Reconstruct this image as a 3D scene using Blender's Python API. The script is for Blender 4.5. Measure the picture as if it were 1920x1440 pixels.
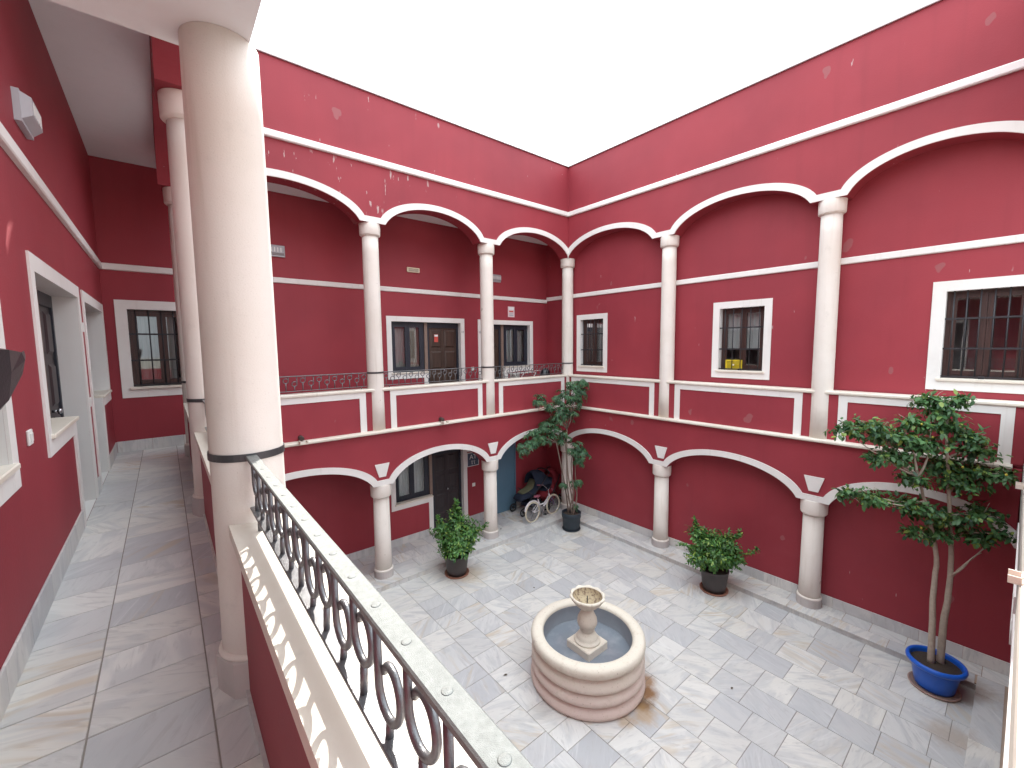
import bpy, bmesh, math, random
from mathutils import Vector, Matrix, Quaternion
R_ = math.radians
random.seed(7)
for o in list(bpy.data.objects):
    bpy.data.objects.remove(o, do_unlink=True)
scn = bpy.context.scene
col = scn.collection

# ------------------------------------------------------------------ camera
FACADE_FAR, FACADE_RIGHT, BACK = 7.60, 7.94, 8.71
pitch, yaw, roll = R_(-5.1829), R_(39.4162), R_(-0.5665)
fw = Vector((math.sin(yaw)*math.cos(pitch), math.cos(yaw)*math.cos(pitch), math.sin(pitch)))
rt = Vector((math.cos(yaw), -math.sin(yaw), 0)); up = rt.cross(fw)
rt2 = rt*math.cos(roll)+up*math.sin(roll); up2 = up*math.cos(roll)-rt*math.sin(roll)
cam_d = bpy.data.cameras.new('camera'); cam = bpy.data.objects.new('camera', cam_d); col.objects.link(cam)
mw = Matrix((rt2, up2, -fw)).transposed().to_4x4(); mw.translation = Vector((-0.2032, 0, 4.56))
cam.matrix_world = mw
cam_d.sensor_width = 36; cam_d.lens = 792.11/1920*36; cam_d.clip_start = 0.02; cam_d.clip_end = 2000
scn.camera = cam

# ------------------------------------------------------------------ light
SUN_EL, SUN_AZ = R_(40.5), R_(32)        # azimuth from +Y towards +X
world = bpy.data.worlds.new('World'); scn.world = world; world.use_nodes = True
wn, wl = world.node_tree.nodes, world.node_tree.links
wn.clear()
wo = wn.new('ShaderNodeOutputWorld'); bg = wn.new('ShaderNodeBackground'); sky = wn.new('ShaderNodeTexSky')
sky.sky_type = 'NISHITA'; sky.sun_disc = False
sky.sun_elevation = SUN_EL; sky.sun_rotation = SUN_AZ
sky.dust_density = 3.0; sky.air_density = 1.0
tc = wn.new('ShaderNodeTexCoord'); nz = wn.new('ShaderNodeTexNoise'); nz.inputs['Scale'].default_value = 2.6
nz.inputs['Detail'].default_value = 6; nz.inputs['Roughness'].default_value = .6
mr = wn.new('ShaderNodeMapRange'); mr.inputs['From Min'].default_value = .34; mr.inputs['From Max'].default_value = .56
mr.inputs['To Min'].default_value = .62; mr.inputs['To Max'].default_value = 1.0
# bright thin overcast (CIE overcast gradient: zenith three times the horizon) over the blue sky
sz = wn.new('ShaderNodeSeparateXYZ'); cm = wn.new('ShaderNodeMath'); cm.operation = 'MAXIMUM'; cm.inputs[1].default_value = 0
ca = wn.new('ShaderNodeMath'); ca.operation = 'MULTIPLY_ADD'; ca.inputs[1].default_value = 2/3; ca.inputs[2].default_value = 1/3
cl = wn.new('ShaderNodeMix'); cl.data_type = 'RGBA'; cl.blend_type = 'MULTIPLY'
cl.inputs['Factor'].default_value = 1; CLOUD = 15.0; cl.inputs[7].default_value = (CLOUD*.92, CLOUD*1.03, CLOUD*1.08, 1)
mx = wn.new('ShaderNodeMix'); mx.data_type = 'RGBA'
wl.new(tc.outputs['Generated'], nz.inputs['Vector']); wl.new(nz.outputs['Fac'], mr.inputs['Value'])
wl.new(tc.outputs['Generated'], sz.inputs[0]); wl.new(sz.outputs['Z'], cm.inputs[0]); wl.new(cm.outputs[0], ca.inputs[0]); wl.new(ca.outputs[0], cl.inputs[6])
wl.new(mr.outputs['Result'], mx.inputs['Factor']); wl.new(sky.outputs['Color'], mx.inputs[6]); wl.new(cl.outputs[2], mx.inputs[7])
wl.new(mx.outputs[2], bg.inputs['Color']); bg.inputs['Strength'].default_value = 0.15
wl.new(bg.outputs['Background'], wo.inputs['Surface'])
sl = bpy.data.lights.new('sun', 'SUN'); sl.energy = 3.2; sl.angle = R_(0.6); sl.color = (1, .95, .87)
so = bpy.data.objects.new('sun', sl); col.objects.link(so)
sd = Vector((math.sin(SUN_AZ)*math.cos(SUN_EL), math.cos(SUN_AZ)*math.cos(SUN_EL), math.sin(SUN_EL)))
so.rotation_euler = sd.to_track_quat('Z', 'Y').to_euler(); so.location = (0, 0, 30)
vs = scn.view_settings
scn.display_settings.display_device = 'sRGB'
vs.view_transform = 'Standard'; vs.look = 'None'; vs.gamma = 1; vs.use_curve_mapping = False
vs.exposure = 1.22
scn.render.engine = 'CYCLES'
scn.cycles.max_bounces = 10; scn.cycles.diffuse_bounces = 6; scn.cycles.transparent_max_bounces = 12

# ------------------------------------------------------------------ materials
MAT = {}
class NT:
    def __init__(s, name, rough=.6, metal=0, spec=.5):
        s.m = bpy.data.materials.new(name); s.m.use_nodes = True
        s.n, s.l = s.m.node_tree.nodes, s.m.node_tree.links
        s.p = s.n['Principled BSDF']; s.p.inputs['Roughness'].default_value = rough
        s.p.inputs['Metallic'].default_value = metal; s.p.inputs['Specular IOR Level'].default_value = spec
        s.tc = s.n.new('ShaderNodeTexCoord'); MAT[name] = s.m
        s.geo = s.n.new('ShaderNodeNewGeometry')
    def pos(s): return s.geo.outputs['Position']
    def noise(s, scale, detail=4, rough=.55, vec=None, dist=0):
        q = s.n.new('ShaderNodeTexNoise'); q.inputs['Scale'].default_value = scale; q.inputs['Detail'].default_value = detail
        q.inputs['Roughness'].default_value = rough; q.inputs['Distortion'].default_value = dist
        s.l.new(vec if vec is not None else s.pos(), q.inputs['Vector']); return q.outputs['Fac']
    def ramp(s, fac, stops):
        q = s.n.new('ShaderNodeValToRGB'); e = q.color_ramp.elements
        while len(e) < len(stops): e.new(.5)
        for k, (p, c) in enumerate(stops):
            e[k].position = p; e[k].color = (*c, 1) if len(c) == 3 else c
        s.l.new(fac, q.inputs['Fac']); return q.outputs['Color']
    def mix(s, fac, a, b, mode='MIX'):
        q = s.n.new('ShaderNodeMix'); q.data_type = 'RGBA'; q.blend_type = mode
        for k, v in ((0, fac), (6, a), (7, b)):
            if isinstance(v, (int, float)): q.inputs[k].default_value = v
            elif isinstance(v, tuple): q.inputs[k].default_value = (*v, 1)
            else: s.l.new(v, q.inputs[k])
        return q.outputs[2]
    def math(s, op, a, b=0.0, c=None):
        q = s.n.new('ShaderNodeMath'); q.operation = op
        for k, v in ((0, a), (1, b), (2, c)):
            if v is None: continue
            if isinstance(v, (int, float)): q.inputs[k].default_value = v
            else: s.l.new(v, q.inputs[k])
        return q.outputs[0]
    def step(s, v, lo, hi):
        q = s.n.new('ShaderNodeMapRange'); q.interpolation_type = 'SMOOTHSTEP'
        q.inputs['From Min'].default_value = lo; q.inputs['From Max'].default_value = hi
        s.l.new(v, q.inputs['Value']); return q.outputs['Result']
    def vscale(s, sc, vec=None, rot=None, loc=None):
        q = s.n.new('ShaderNodeMapping'); q.inputs['Scale'].default_value = sc
        if rot is not None: q.inputs['Rotation'].default_value = rot
        s.l.new(vec if vec is not None else s.pos(), q.inputs['Vector']); return q.outputs['Vector']
    def color(s, c):
        if isinstance(c, tuple): s.p.inputs['Base Color'].default_value = (*c, 1)
        else: s.l.new(c, s.p.inputs['Base Color'])
    def bump(s, h, strength=.2, dist=.01):
        q = s.n.new('ShaderNodeBump'); q.inputs['Strength'].default_value = strength; q.inputs['Distance'].default_value = dist
        s.l.new(h, q.inputs['Height']); s.l.new(q.outputs['Normal'], s.p.inputs['Normal'])
    def rough(s, v): s.l.new(v, s.p.inputs['Roughness'])

RED = (.31, .037, .050)
def red_paint(name, chips=True, amount=0.0, worn=False):
    t = NT(name, rough=.62, spec=.35)
    big = t.noise(.55, 3); mid = t.noise(3.0, 5)
    c = t.mix(t.step(big, .3, .7), (RED[0]*.86, RED[1]*.88, RED[2]*.92), (RED[0]*1.05, RED[1]*1.07, RED[2]*1.07))
    c = t.mix(t.math('MULTIPLY', t.step(mid, .45, .75), .12), c, (RED[0]*1.1, RED[1]*1.5, RED[2]*1.5))
    # rain streaks running down the plaster
    st = t.noise(1.0, 4, vec=t.vscale((5.5, 5.5, .35)))
    c = t.mix(t.math('MULTIPLY', t.step(st, .52, .75), .22), c, (RED[0]*.7, RED[1]*.8, RED[2]*.8))
    if chips:
        # pale filler patches where the paint was touched up
        pa = t.noise(2.3, 2, .45, vec=t.vscale((1.3, 1.3, 1.0)))
        pm = t.step(pa, .735-amount, .75-amount)
        c = t.mix(t.math('MULTIPLY', pm, .7), c, (.30, .105, .11))
        # thin pale scratches
        sc = t.noise(1.0, 3, .6, vec=t.vscale((16, 16, 3.2)))
        zone = t.step(t.noise(1.1, 2), .55, .62)
        if worn:
            sp = t.n.new('ShaderNodeSeparateXYZ'); t.l.new(t.pos(), sp.inputs[0])
            m = t.math('MULTIPLY', t.math('MULTIPLY', t.step(sp.outputs['Z'], 7.84, 7.70), t.step(sp.outputs['X'], 5.6, 3.4)), t.step(sp.outputs['Z'], 6.85, 7.0))
            sc = t.math('ADD', sc, t.math('MULTIPLY', m, .052)); zone = t.math('MAXIMUM', zone, m)
        c = t.mix(t.math('MULTIPLY', t.math('MULTIPLY', t.step(sc, .72-amount, .745-amount), zone), .8), c, (.50, .38, .37))
    t.color(c)
    t.bump(t.noise(55, 4), .22, .006)
    return t
red_paint('red_paint', True, 0.004); red_paint('red_paint_worn', True, .02, True); red_paint('red_paint_smooth', False)

def cream(name, a, b, rough=.6, bumpscale=140, bstr=.3, stains=.25):
    t = NT(name, rough=rough, spec=.35)
    c = t.mix(t.step(t.noise(1.7, 4), .3, .7), a, b)
    c = t.mix(t.math('MULTIPLY', t.step(t.noise(7, 6, .65), .56, .8), stains), c, tuple(x*.72 for x in a))
    st = t.noise(1.0, 4, vec=t.vscale((14, 14, .8)))
    c = t.mix(t.math('MULTIPLY', t.step(st, .56, .8), stains), c, (a[0]*.68, a[1]*.62, a[2]*.55))
    if 'column' in name:
        c = t.mix(t.math('MULTIPLY', t.step(t.noise(6.5, 4, .6), .70, .74), .5), c, (a[0]*.55, a[1]*.45, a[2]*.4))
        c = t.mix(t.math('MULTIPLY', t.step(t.noise(210, 2), .62, .72), .35), c, (a[0]*.7, a[1]*.66, a[2]*.62))
    t.color(c); t.bump(t.noise(bumpscale, 3), bstr, .004); return t
cream('trim_paint', (.76, .73, .70), (.80, .775, .75), .55, 60, .15)
cream('column_stone', (.73, .665, .60), (.78, .72, .665), .75, 160, .16, .35)
cream('plinth_stone', (.46, .42, .41), (.56, .51, .49), .6, 60, .2, .35)
cream('ledge_stone', (.69, .62, .53), (.75, .69, .61), .5, 60, .12, .3)
cream('reveal_paint', (.72, .70, .68), (.76, .74, .72), .6, 80, .15, .1)
cream('ceiling_paint', (.77, .78, .79), (.80, .81, .82), .7, 40, .1, .12)
cream('fixture_white', (.74, .73, .70), (.78, .77, .74), .4, 30, .03, .08)
cream('plastic_cream', (.70, .62, .45), (.74, .66, .5), .4, 30, .03, .1)

def marble(name, island=False, base=((.60, .585, .56), (.69, .675, .65)), rust=()):
    t = NT(name, rough=.32, spec=.5)
    if island: rnd = t.geo.outputs['Random Per Island']
    else:
        oi = t.n.new('ShaderNodeObjectInfo'); rnd = oi.outputs['Random']
    wn_ = t.n.new('ShaderNodeTexWhiteNoise'); wn_.noise_dimensions = '1D'; t.l.new(rnd, wn_.inputs['W'])
    r2 = wn_.outputs['Value']
    vr = t.n.new('ShaderNodeVectorRotate'); vr.rotation_type = 'Z_AXIS'
    t.l.new(t.pos(), vr.inputs['Vector'])
    ang = t.math('ADD', t.math('MULTIPLY', t.math('ROUND', t.math('MULTIPLY', r2, 3)), math.pi/2), t.math('MULTIPLY', rnd, 1.1))
    t.l.new(ang, vr.inputs['Angle'])
    ad = t.n.new('ShaderNodeVectorMath'); ad.operation = 'ADD'
    cb = t.n.new('ShaderNodeCombineXYZ'); t.l.new(t.math('MULTIPLY', rnd, 53), cb.inputs['X']); t.l.new(t.math('MULTIPLY', r2, 91), cb.inputs['Y'])
    t.l.new(t.math('MULTIPLY', rnd, 17), cb.inputs['Z'])
    t.l.new(vr.outputs['Vector'], ad.inputs[0]); t.l.new(cb.outputs['Vector'], ad.inputs[1]); v = ad.outputs['Vector']
    # broad soft bands and finer grey, blue and ochre veins running with the cut
    ban = t.noise(1.0, 3, .5, vec=t.vscale((1.5, 4.6, 1), v), dist=1.6)
    fin = t.noise(1.0, 6, .62, vec=t.vscale((3.0, 15, 2), v), dist=2.0)
    och = t.noise(1.0, 3, .55, vec=t.vscale((1.6, 9, 1), v), dist=.8)
    hue = t.ramp(r2, [(0, base[0]), (.25, base[1]), (.45, (.50, .50, .51)), (.7, (.67, .645, .60)), (.85, base[1]), (1, (.44, .445, .465))])
    c = t.mix(t.math('MULTIPLY', t.step(ban, .44, .64), .55), hue, (.45, .455, .47))
    c = t.mix(t.math('MULTIPLY', t.step(fin, .52, .68), .5), c, (.40, .39, .39))
    c = t.mix(t.math('MULTIPLY', t.step(t.noise(1.0, 5, .6, vec=t.vscale((1.5, 19, 2), v), dist=.6), .55, .7), .28), c, (.80, .79, .78))
    wn2 = t.n.new('ShaderNodeTexWhiteNoise'); wn2.noise_dimensions = '1D'; t.l.new(t.math('ADD', rnd, 3.7), wn2.inputs['W'])
    warm = t.step(wn2.outputs['Value'], .62, .95)
    c = t.mix(t.math('MULTIPLY', t.math('MULTIPLY', t.step(och, .50, .68), warm), .6), c, (.52, .41, .28))
    c = t.mix(t.math('MULTIPLY', t.step(t.noise(1.2, 4), .5, .8), .15), c, (.50, .45, .40))
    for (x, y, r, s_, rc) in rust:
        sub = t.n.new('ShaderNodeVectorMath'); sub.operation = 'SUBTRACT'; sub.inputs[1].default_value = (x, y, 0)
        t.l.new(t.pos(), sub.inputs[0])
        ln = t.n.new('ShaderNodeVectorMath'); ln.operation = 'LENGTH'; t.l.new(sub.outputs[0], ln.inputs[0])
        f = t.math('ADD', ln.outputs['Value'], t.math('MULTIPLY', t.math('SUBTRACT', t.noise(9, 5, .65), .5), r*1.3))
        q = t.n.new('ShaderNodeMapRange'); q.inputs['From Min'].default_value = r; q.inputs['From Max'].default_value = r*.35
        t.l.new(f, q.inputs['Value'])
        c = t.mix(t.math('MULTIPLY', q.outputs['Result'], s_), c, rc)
    t.color(c); t.rough(t.math('ADD', t.math('MULTIPLY', t.noise(11, 4), .25), .28))
    t.bump(t.noise(30, 3), .05, .003); return t
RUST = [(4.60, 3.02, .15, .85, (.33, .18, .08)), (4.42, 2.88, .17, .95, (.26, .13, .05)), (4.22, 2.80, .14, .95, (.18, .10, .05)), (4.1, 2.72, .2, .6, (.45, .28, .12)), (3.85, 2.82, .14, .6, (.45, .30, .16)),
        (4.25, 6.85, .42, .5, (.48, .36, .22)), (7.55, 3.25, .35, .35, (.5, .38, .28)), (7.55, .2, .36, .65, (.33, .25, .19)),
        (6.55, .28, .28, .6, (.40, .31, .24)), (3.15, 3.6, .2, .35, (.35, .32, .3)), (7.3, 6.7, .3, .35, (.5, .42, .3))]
marble('marble', rust=RUST)
marble('marble_mass', island=True)
marble('marble_skirting', base=((.60, .58, .56), (.68, .66, .64)))
t = NT('grout', .9); t.color(t.mix(t.noise(12, 4), (.22, .195, .175), (.32, .29, .26)))
t = NT('grout_rusty', .9); t.color(t.mix(t.noise(9, 4), (.36, .24, .17), (.42, .34, .28)))
t = NT('earth', .95); t.color(t.mix(t.noise(.3, 5), (.22, .19, .15), (.3, .27, .22)))

def plain(name, c, rough=.5, metal=0, var=.15, scale=6, bump=0, spec=.5):
    t = NT(name, rough, metal, spec)
    t.color(t.mix(t.noise(scale, 5), tuple(x*(1-var) for x in c), tuple(min(1, x*(1+var)) for x in c)))
    if bump: t.bump(t.noise(scale*8, 3), bump, .004)
    return t
t = plain('rail_steel', (.17, .17, .178), .34, .6, .3, 40, .25)
t.rough(t.math('ADD', t.math('MULTIPLY', t.noise(60, 4), .3), .2))
t = plain('rail_top', (.20, .21, .205), .5, .35, .35, 90, .4)
plain('iron_dark', (.035, .033, .038), .5, .3, .3, 20, .1)
plain('strap_iron', (.075, .075, .08), .45, .5, .2, 20)
def wood(name, a, b):
    t = NT(name, .45); g = t.noise(1.0, 5, .6, vec=t.vscale((38, 38, 2.2)), dist=.6)
    t.color(t.mix(t.step(g, .35, .7), a, b)); t.bump(g, .15, .003); return t
wood('door_wood', (.040, .022, .016), (.075, .040, .028))
wood('door_wood_dark', (.022, .016, .020), (.040, .027, .028))
wood('frame_wood', (.040, .018, .016), (.070, .030, .024))
wood('frame_dark', (.014, .017, .028), (.024, .026, .040))
plain('post_wood', (.22, .15, .12), .6, 0, .2, 12)
def curtain(name, c):
    t = NT(name, .85); f = t.noise(1.0, 3, .5, vec=t.vscale((30, 30, 1.5)))
    t.color(t.mix(f, tuple(x*.8 for x in c), c)); return t
curtain('curtain_white', (.62, .60, .57)); curtain('curtain_beige', (.60, .50, .40)); curtain('room_paint', (.35, .33, .31))
# window glass: clear pane that also mirrors
t = NT('glass', .02); m = t.m
tr = t.n.new('ShaderNodeBsdfTransparent'); gl = t.n.new('ShaderNodeBsdfGlossy'); gl.inputs['Roughness'].default_value = .02
fr = t.n.new('ShaderNodeFresnel'); fr.inputs['IOR'].default_value = 1.55
tr.inputs['Color'].default_value = (.80, .84, .86, 1); gl.inputs['Color'].default_value = (.9, .9, .92, 1)
ms = t.n.new('ShaderNodeMixShader'); t.l.new(t.math('ADD', t.math('MULTIPLY', fr.outputs['Fac'], 1.5), .06), ms.inputs['Fac'])
t.l.new(tr.outputs['BSDF'], ms.inputs[1]); t.l.new(gl.outputs['BSDF'], ms.inputs[2])
t.l.new(ms.outputs['Shader'], t.n['Material Output'].inputs['Surface'])

def leaf(name, a, b, c_new, rough=.46):
    t = NT(name, rough)
    r = t.geo.outputs['Random Per Island']
    cc = t.ramp(r, [(0, a), (.55, b), (.86, b), (.93, c_new), (1, c_new)])
    cc = t.mix(t.math('MULTIPLY', t.step(t.noise(3.2, 3), .45, .7), .5), cc, tuple(min(1, x*1.7) for x in b))
    t.color(cc)
    t.p.inputs['Transmission Weight'].default_value = 0
    tl = t.n.new('ShaderNodeBsdfTranslucent'); t.l.new(t.mix(1.0, cc, (1.2, 1.4, .5), 'MULTIPLY'), tl.inputs['Color'])
    ms = t.n.new('ShaderNodeMixShader'); ms.inputs['Fac'].default_value = .22
    t.l.new(t.p.outputs['BSDF'], ms.inputs[1]); t.l.new(tl.outputs['BSDF'], ms.inputs[2])
    t.l.new(ms.outputs['Shader'], t.n['Material Output'].inputs['Surface'])
leaf('leaf_fig', (.026, .085, .030), (.085, .205, .050), (.26, .36, .07))
leaf('leaf_schefflera', (.028, .078, .044), (.060, .145, .068), (.12, .22, .09))
leaf('leaf_citrus', (.022, .070, .032), (.068, .155, .054), (.22, .29, .06))
plain('bark_pale', (.40, .335, .27), .85, 0, .3, 25, .5)
plain('bark_brown', (.17, .12, .095), .85, 0, .3, 30, .4)
plain('soil', (.045, .03, .022), .95, 0, .4, 40, .8)
plain('pot_brown', (.060, .052, .052), .5, 0, .15, 9)
plain('pot_slate', (.020, .032, .045), .5, 0, .15, 9)
plain('pot_blue', (.012, .11, .55), .28, 0, .12, 6)
plain('terracotta', (.33, .15, .10), .8, 0, .25, 12, .3)
plain('saucer_pink', (.42, .27, .22), .75, 0, .2, 12, .2)
plain('door_blue', (.10, .19, .27), .45, 0, .1, 3)
plain('black_plastic', (.005, .006, .010), .3, 0, .3, 12, .15)
plain('bike_white', (.68, .64, .66), .3, 0, .06, 8)
plain('tyre_cream', (.60, .54, .42), .7, 0, .12, 12)
plain('tyre_black', (.02, .02, .022), .7, 0, .2, 12)
plain('chrome', (.5, .5, .52), .25, 1, .1, 12)
plain('bike_pink', (.30, .08, .12), .5, 0, .1, 12)
plain('bike_purple', (.16, .11, .24), .5, 0, .1, 12)
plain('fabric_navy', (.012, .02, .042), .85, 0, .3, 14, .4)
plain('fabric_olive', (.14, .14, .08), .85, 0, .2, 14, .3)
plain('fabric_red', (.20, .012, .022), .8, 0, .2, 10, .3)
plain('yellow_plastic', (.72, .55, .03), .4, 0, .08, 10)
plain('sign_blue', (.05, .075, .12), .4, 0, .1, 10)
plain('print_white', (.78, .78, .78), .5, 0, .05, 10)
plain('print_dark', (.06, .06, .09), .5, 0, .1, 10)
plain('print_red', (.55, .08, .06), .5, 0, .1, 10)
plain('print_pink', (.72, .56, .58), .5, 0, .1, 30)
plain('lamp_grey', (.42, .43, .46), .4, 0, .06, 10)
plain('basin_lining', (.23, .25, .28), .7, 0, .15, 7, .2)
plain('drain_brown', (.07, .045, .04), .7, 0, .2, 12)
plain('coping_metal', (.42, .34, .34), .5, .4, .2, 5)
plain('lemon', (.50, .42, .06), .5, 0, .1, 10)
plain('dead_leaf', (.09, .06, .04), .8, 0, .2, 20)
t = NT('fountain_stone', .75, spec=.3)
sx = t.n.new('ShaderNodeSeparateXYZ'); t.l.new(t.pos(), sx.inputs[0])
c = t.mix(t.step(t.math('ADD', sx.outputs['Z'], t.math('MULTIPLY', t.math('SUBTRACT', t.noise(4, 4), .5), .3)), .12, .62), (.70, .57, .51), (.72, .66, .56))
c = t.mix(t.math('MULTIPLY', t.step(t.noise(9, 6, .65), .52, .75), .35), c, (.46, .36, .25))
c = t.mix(t.math('MULTIPLY', t.step(t.noise(45, 4, .6), .62, .7), .6), c, (.38, .30, .23))
c = t.mix(t.math('MULTIPLY', t.step(t.noise(3.1, 4, .6), .62, .72), .6), c, (.80, .70, .62))
c = t.mix(t.math('MULTIPLY', t.step(t.noise(6.3, 5, .7, vec=t.vscale((1, 1, .8))), .66, .72), .7), c, (.40, .32, .33))
t.color(c); t.bump(t.noise(70, 5, .65), .45, .006)
t = NT('bowl_dirt_shade', .8)  # brown dirt specks; the dark tone also paints in shade inside the bowl
t.color(t.mix(t.step(t.noise(22, 5, .65), .45, .65), (.42, .34, .22), (.16, .10, .07)))
t = NT('water', .06); t.color(t.mix(t.step(t.noise(4, 5, .6), .4, .7), (.20, .225, .26), (.27, .29, .32)))
t.bump(t.noise(7, 2), .04, .01)

# ------------------------------------------------------------------ mesh helpers
ORG = {}
class MB:
    def __init__(s, M=None):
        s.v, s.f, s.sm = [], [], []; s.M = M or (lambda a, b, c: (a, b, c))
    def P(s, a, b, c): s.v.append(s.M(a, b, c)); return len(s.v)-1
    def face(s, *i, smooth=False): s.f.append(tuple(i)); s.sm.append(smooth)
    def quad(s, a, b, c, d, smooth=False):
        s.face(s.P(*a), s.P(*b), s.P(*c), s.P(*d), smooth=smooth)
    def box(s, x0, x1, y0, y1, z0, z1):
        i = [s.P(x, y, z) for z in (z0, z1) for y in (y0, y1) for x in (x0, x1)]
        for q in ((0, 2, 3, 1), (4, 5, 7, 6), (0, 1, 5, 4), (2, 6, 7, 3), (0, 4, 6, 2), (1, 3, 7, 5)):
            s.face(*[i[k] for k in q]); 
        return s
    def bbox(s, x0, x1, y0, y1, z0, z1, b=.004):
        # box with chamfered edges
        def ring(z, k): return [s.P(*p) for p in ((x0+k, y0, z), (x1-k, y0, z), (x1, y0+k, z), (x1, y1-k, z), (x1-k, y1, z), (x0+k, y1, z), (x0, y1-k, z), (x0, y0+k, z))]
        def ringi(z): return [s.P(*p) for p in ((x0+b, y0+b, z), (x1-b, y0+b, z), (x1-b, y0+b, z), (x1-b, y1-b, z), (x1-b, y1-b, z), (x0+b, y1-b, z), (x0+b, y1-b, z), (x0+b, y0+b, z))]
        rs = [ringi(z0), ring(z0+b, b), ring(z1-b, b), ringi(z1)]
        for a, c in zip(rs, rs[1:]):
            for k in range(8): s.face(a[k], a[(k+1) % 8], c[(k+1) % 8], c[k])
        s.face(rs[0][0], rs[0][6], rs[0][3], rs[0][1]); s.face(rs[3][0], rs[3][1], rs[3][3], rs[3][6])
        return s
    def lathe(s, prof, cx, cy, n=24, cap0=True, cap1=True, smooth=True, sq=None):
        rings = []
        for (r, z) in prof:
            rings.append([s.P(cx+r*math.cos(2*math.pi*k/n)*(sq[0] if sq else 1), cy+r*math.sin(2*math.pi*k/n)*(sq[1] if sq else 1), z) for k in range(n)])
        for a, b in zip(rings, rings[1:]):
            for k in range(n): s.face(a[k], a[(k+1) % n], b[(k+1) % n], b[k], smooth=smooth)
        if cap0: s.face(*reversed(rings[0]))
        if cap1: s.face(*rings[-1])
        return s
    def tube(s, pts, r, n=8, closed=False, smooth=True, r1=None):
        pts = [Vector(p) for p in pts]; N = len(pts); rings = []; prev = None
        for i, p in enumerate(pts):
            if closed: d = pts[(i+1) % N]-pts[i-1]
            else: d = pts[min(i+1, N-1)]-pts[max(i-1, 0)]
            d.normalize()
            if prev is None:
                a = d.orthogonal().normalized()
            else:
                a = prev-d*prev.dot(d)
                a = a.normalized() if a.length > 1e-6 else d.orthogonal().normalized()
            prev = a; b = d.cross(a)
            rr = r if r1 is None else r+(r1-r)*i/max(1, N-1)
            rings.append([s.P(*(p+(a*math.cos(2*math.pi*k/n)+b*math.sin(2*math.pi*k/n))*rr)) for k in range(n)])
        pr = list(zip(rings, rings[1:])) + ([(rings[-1], rings[0])] if closed else [])
        for a, b in pr:
            for k in range(n): s.face(a[k], a[(k+1) % n], b[(k+1) % n], b[k], smooth=smooth)
        if not closed: s.face(*reversed(rings[0])); s.face(*rings[-1])
        return s
    def prism(s, poly, t0, t1):
        # poly of (a, c); extruded along the second coordinate
        A = [s.P(a, t0, c) for a, c in poly]; B = [s.P(a, t1, c) for a, c in poly]; n = len(poly)
        s.face(*A); s.face(*reversed(B))
        for k in range(n): s.face(A[k], A[(k+1) % n], B[(k+1) % n], B[k])
        return s
    def build(s, name, mat, parent=None, fix=True):
        me = bpy.data.meshes.new(name)
        org = ORG.get(parent.name, (0, 0, 0)) if parent else (0, 0, 0)
        if parent is None and getattr(s, 'origin', None): org = s.origin
        me.from_pydata([(x-org[0], y-org[1], z-org[2]) for x, y, z in s.v], [], s.f)
        me.polygons.foreach_set('use_smooth', s.sm)
        if fix:
            bm = bmesh.new(); bm.from_mesh(me); bmesh.ops.recalc_face_normals(bm, faces=bm.faces); bm.to_mesh(me); bm.free()
        me.materials.append(MAT[mat]); me.update()
        o = bpy.data.objects.new(name, me); col.objects.link(o)
        if parent: o.parent = parent
        else: o.location = org
        ORG[o.name] = org
        return o
def thing(name, label, cat, loc=(0, 0, 0), group=None):
    o = bpy.data.objects.new(name, None); col.objects.link(o); o.location = loc; o.empty_display_size = .2
    o['label'] = label; o['category'] = cat
    if group: o['group'] = group
    ORG[o.name] = loc
    return o
def tag(o, label, cat, group=None):
    o['label'] = label; o['category'] = cat
    if group: o['group'] = group
    return o
def structure(o): o['kind'] = 'structure'; return o
def dup(o, loc, label=None, group=None, rot=None):
    c = o.copy(); col.objects.link(c); c.location = loc
    if rot is not None: c.rotation_euler = rot
    if label: c['label'] = label
    if group: c['group'] = group
    ORG[c.name] = tuple(loc)
    def rec(a, b):
        for ch in list(a.children):
            d = ch.copy(); col.objects.link(d); d.parent = b; ORG[d.name] = tuple(loc); rec(ch, d)
    rec(o, c); return c
def inst(o, parent, loc=None, rot=None, scale=None):
    c = o.copy(); col.objects.link(c); c.parent = parent
    if loc is not None: c.location = loc
    if rot is not None: c.rotation_euler = rot
    if scale is not None: c.scale = scale
    ORG[c.name] = ORG.get(parent.name, (0, 0, 0))
    return c
def text_mesh(name, body, size, M3, mat, parent, depth=.002):
    cu = bpy.data.curves.new(name, 'FONT'); cu.body = body; cu.size = size; cu.extrude = depth; cu.align_x = 'CENTER'; cu.align_y = 'CENTER'
    tmp = bpy.data.objects.new(name, cu); col.objects.link(tmp)
    dg = bpy.context.evaluated_depsgraph_get(); me = bpy.data.meshes.new_from_object(tmp.evaluated_get(dg))
    bpy.data.objects.remove(tmp, do_unlink=True)
    org = Vector(ORG.get(parent.name, (0, 0, 0))) if parent else Vector((0, 0, 0))
    for v in me.vertices: v.co = M3 @ v.co - org
    me.materials.clear(); me.materials.append(MAT[mat])
    o = bpy.data.objects.new(name, me); col.objects.link(o); o.parent = parent; ORG[o.name] = tuple(org); return o

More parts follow.
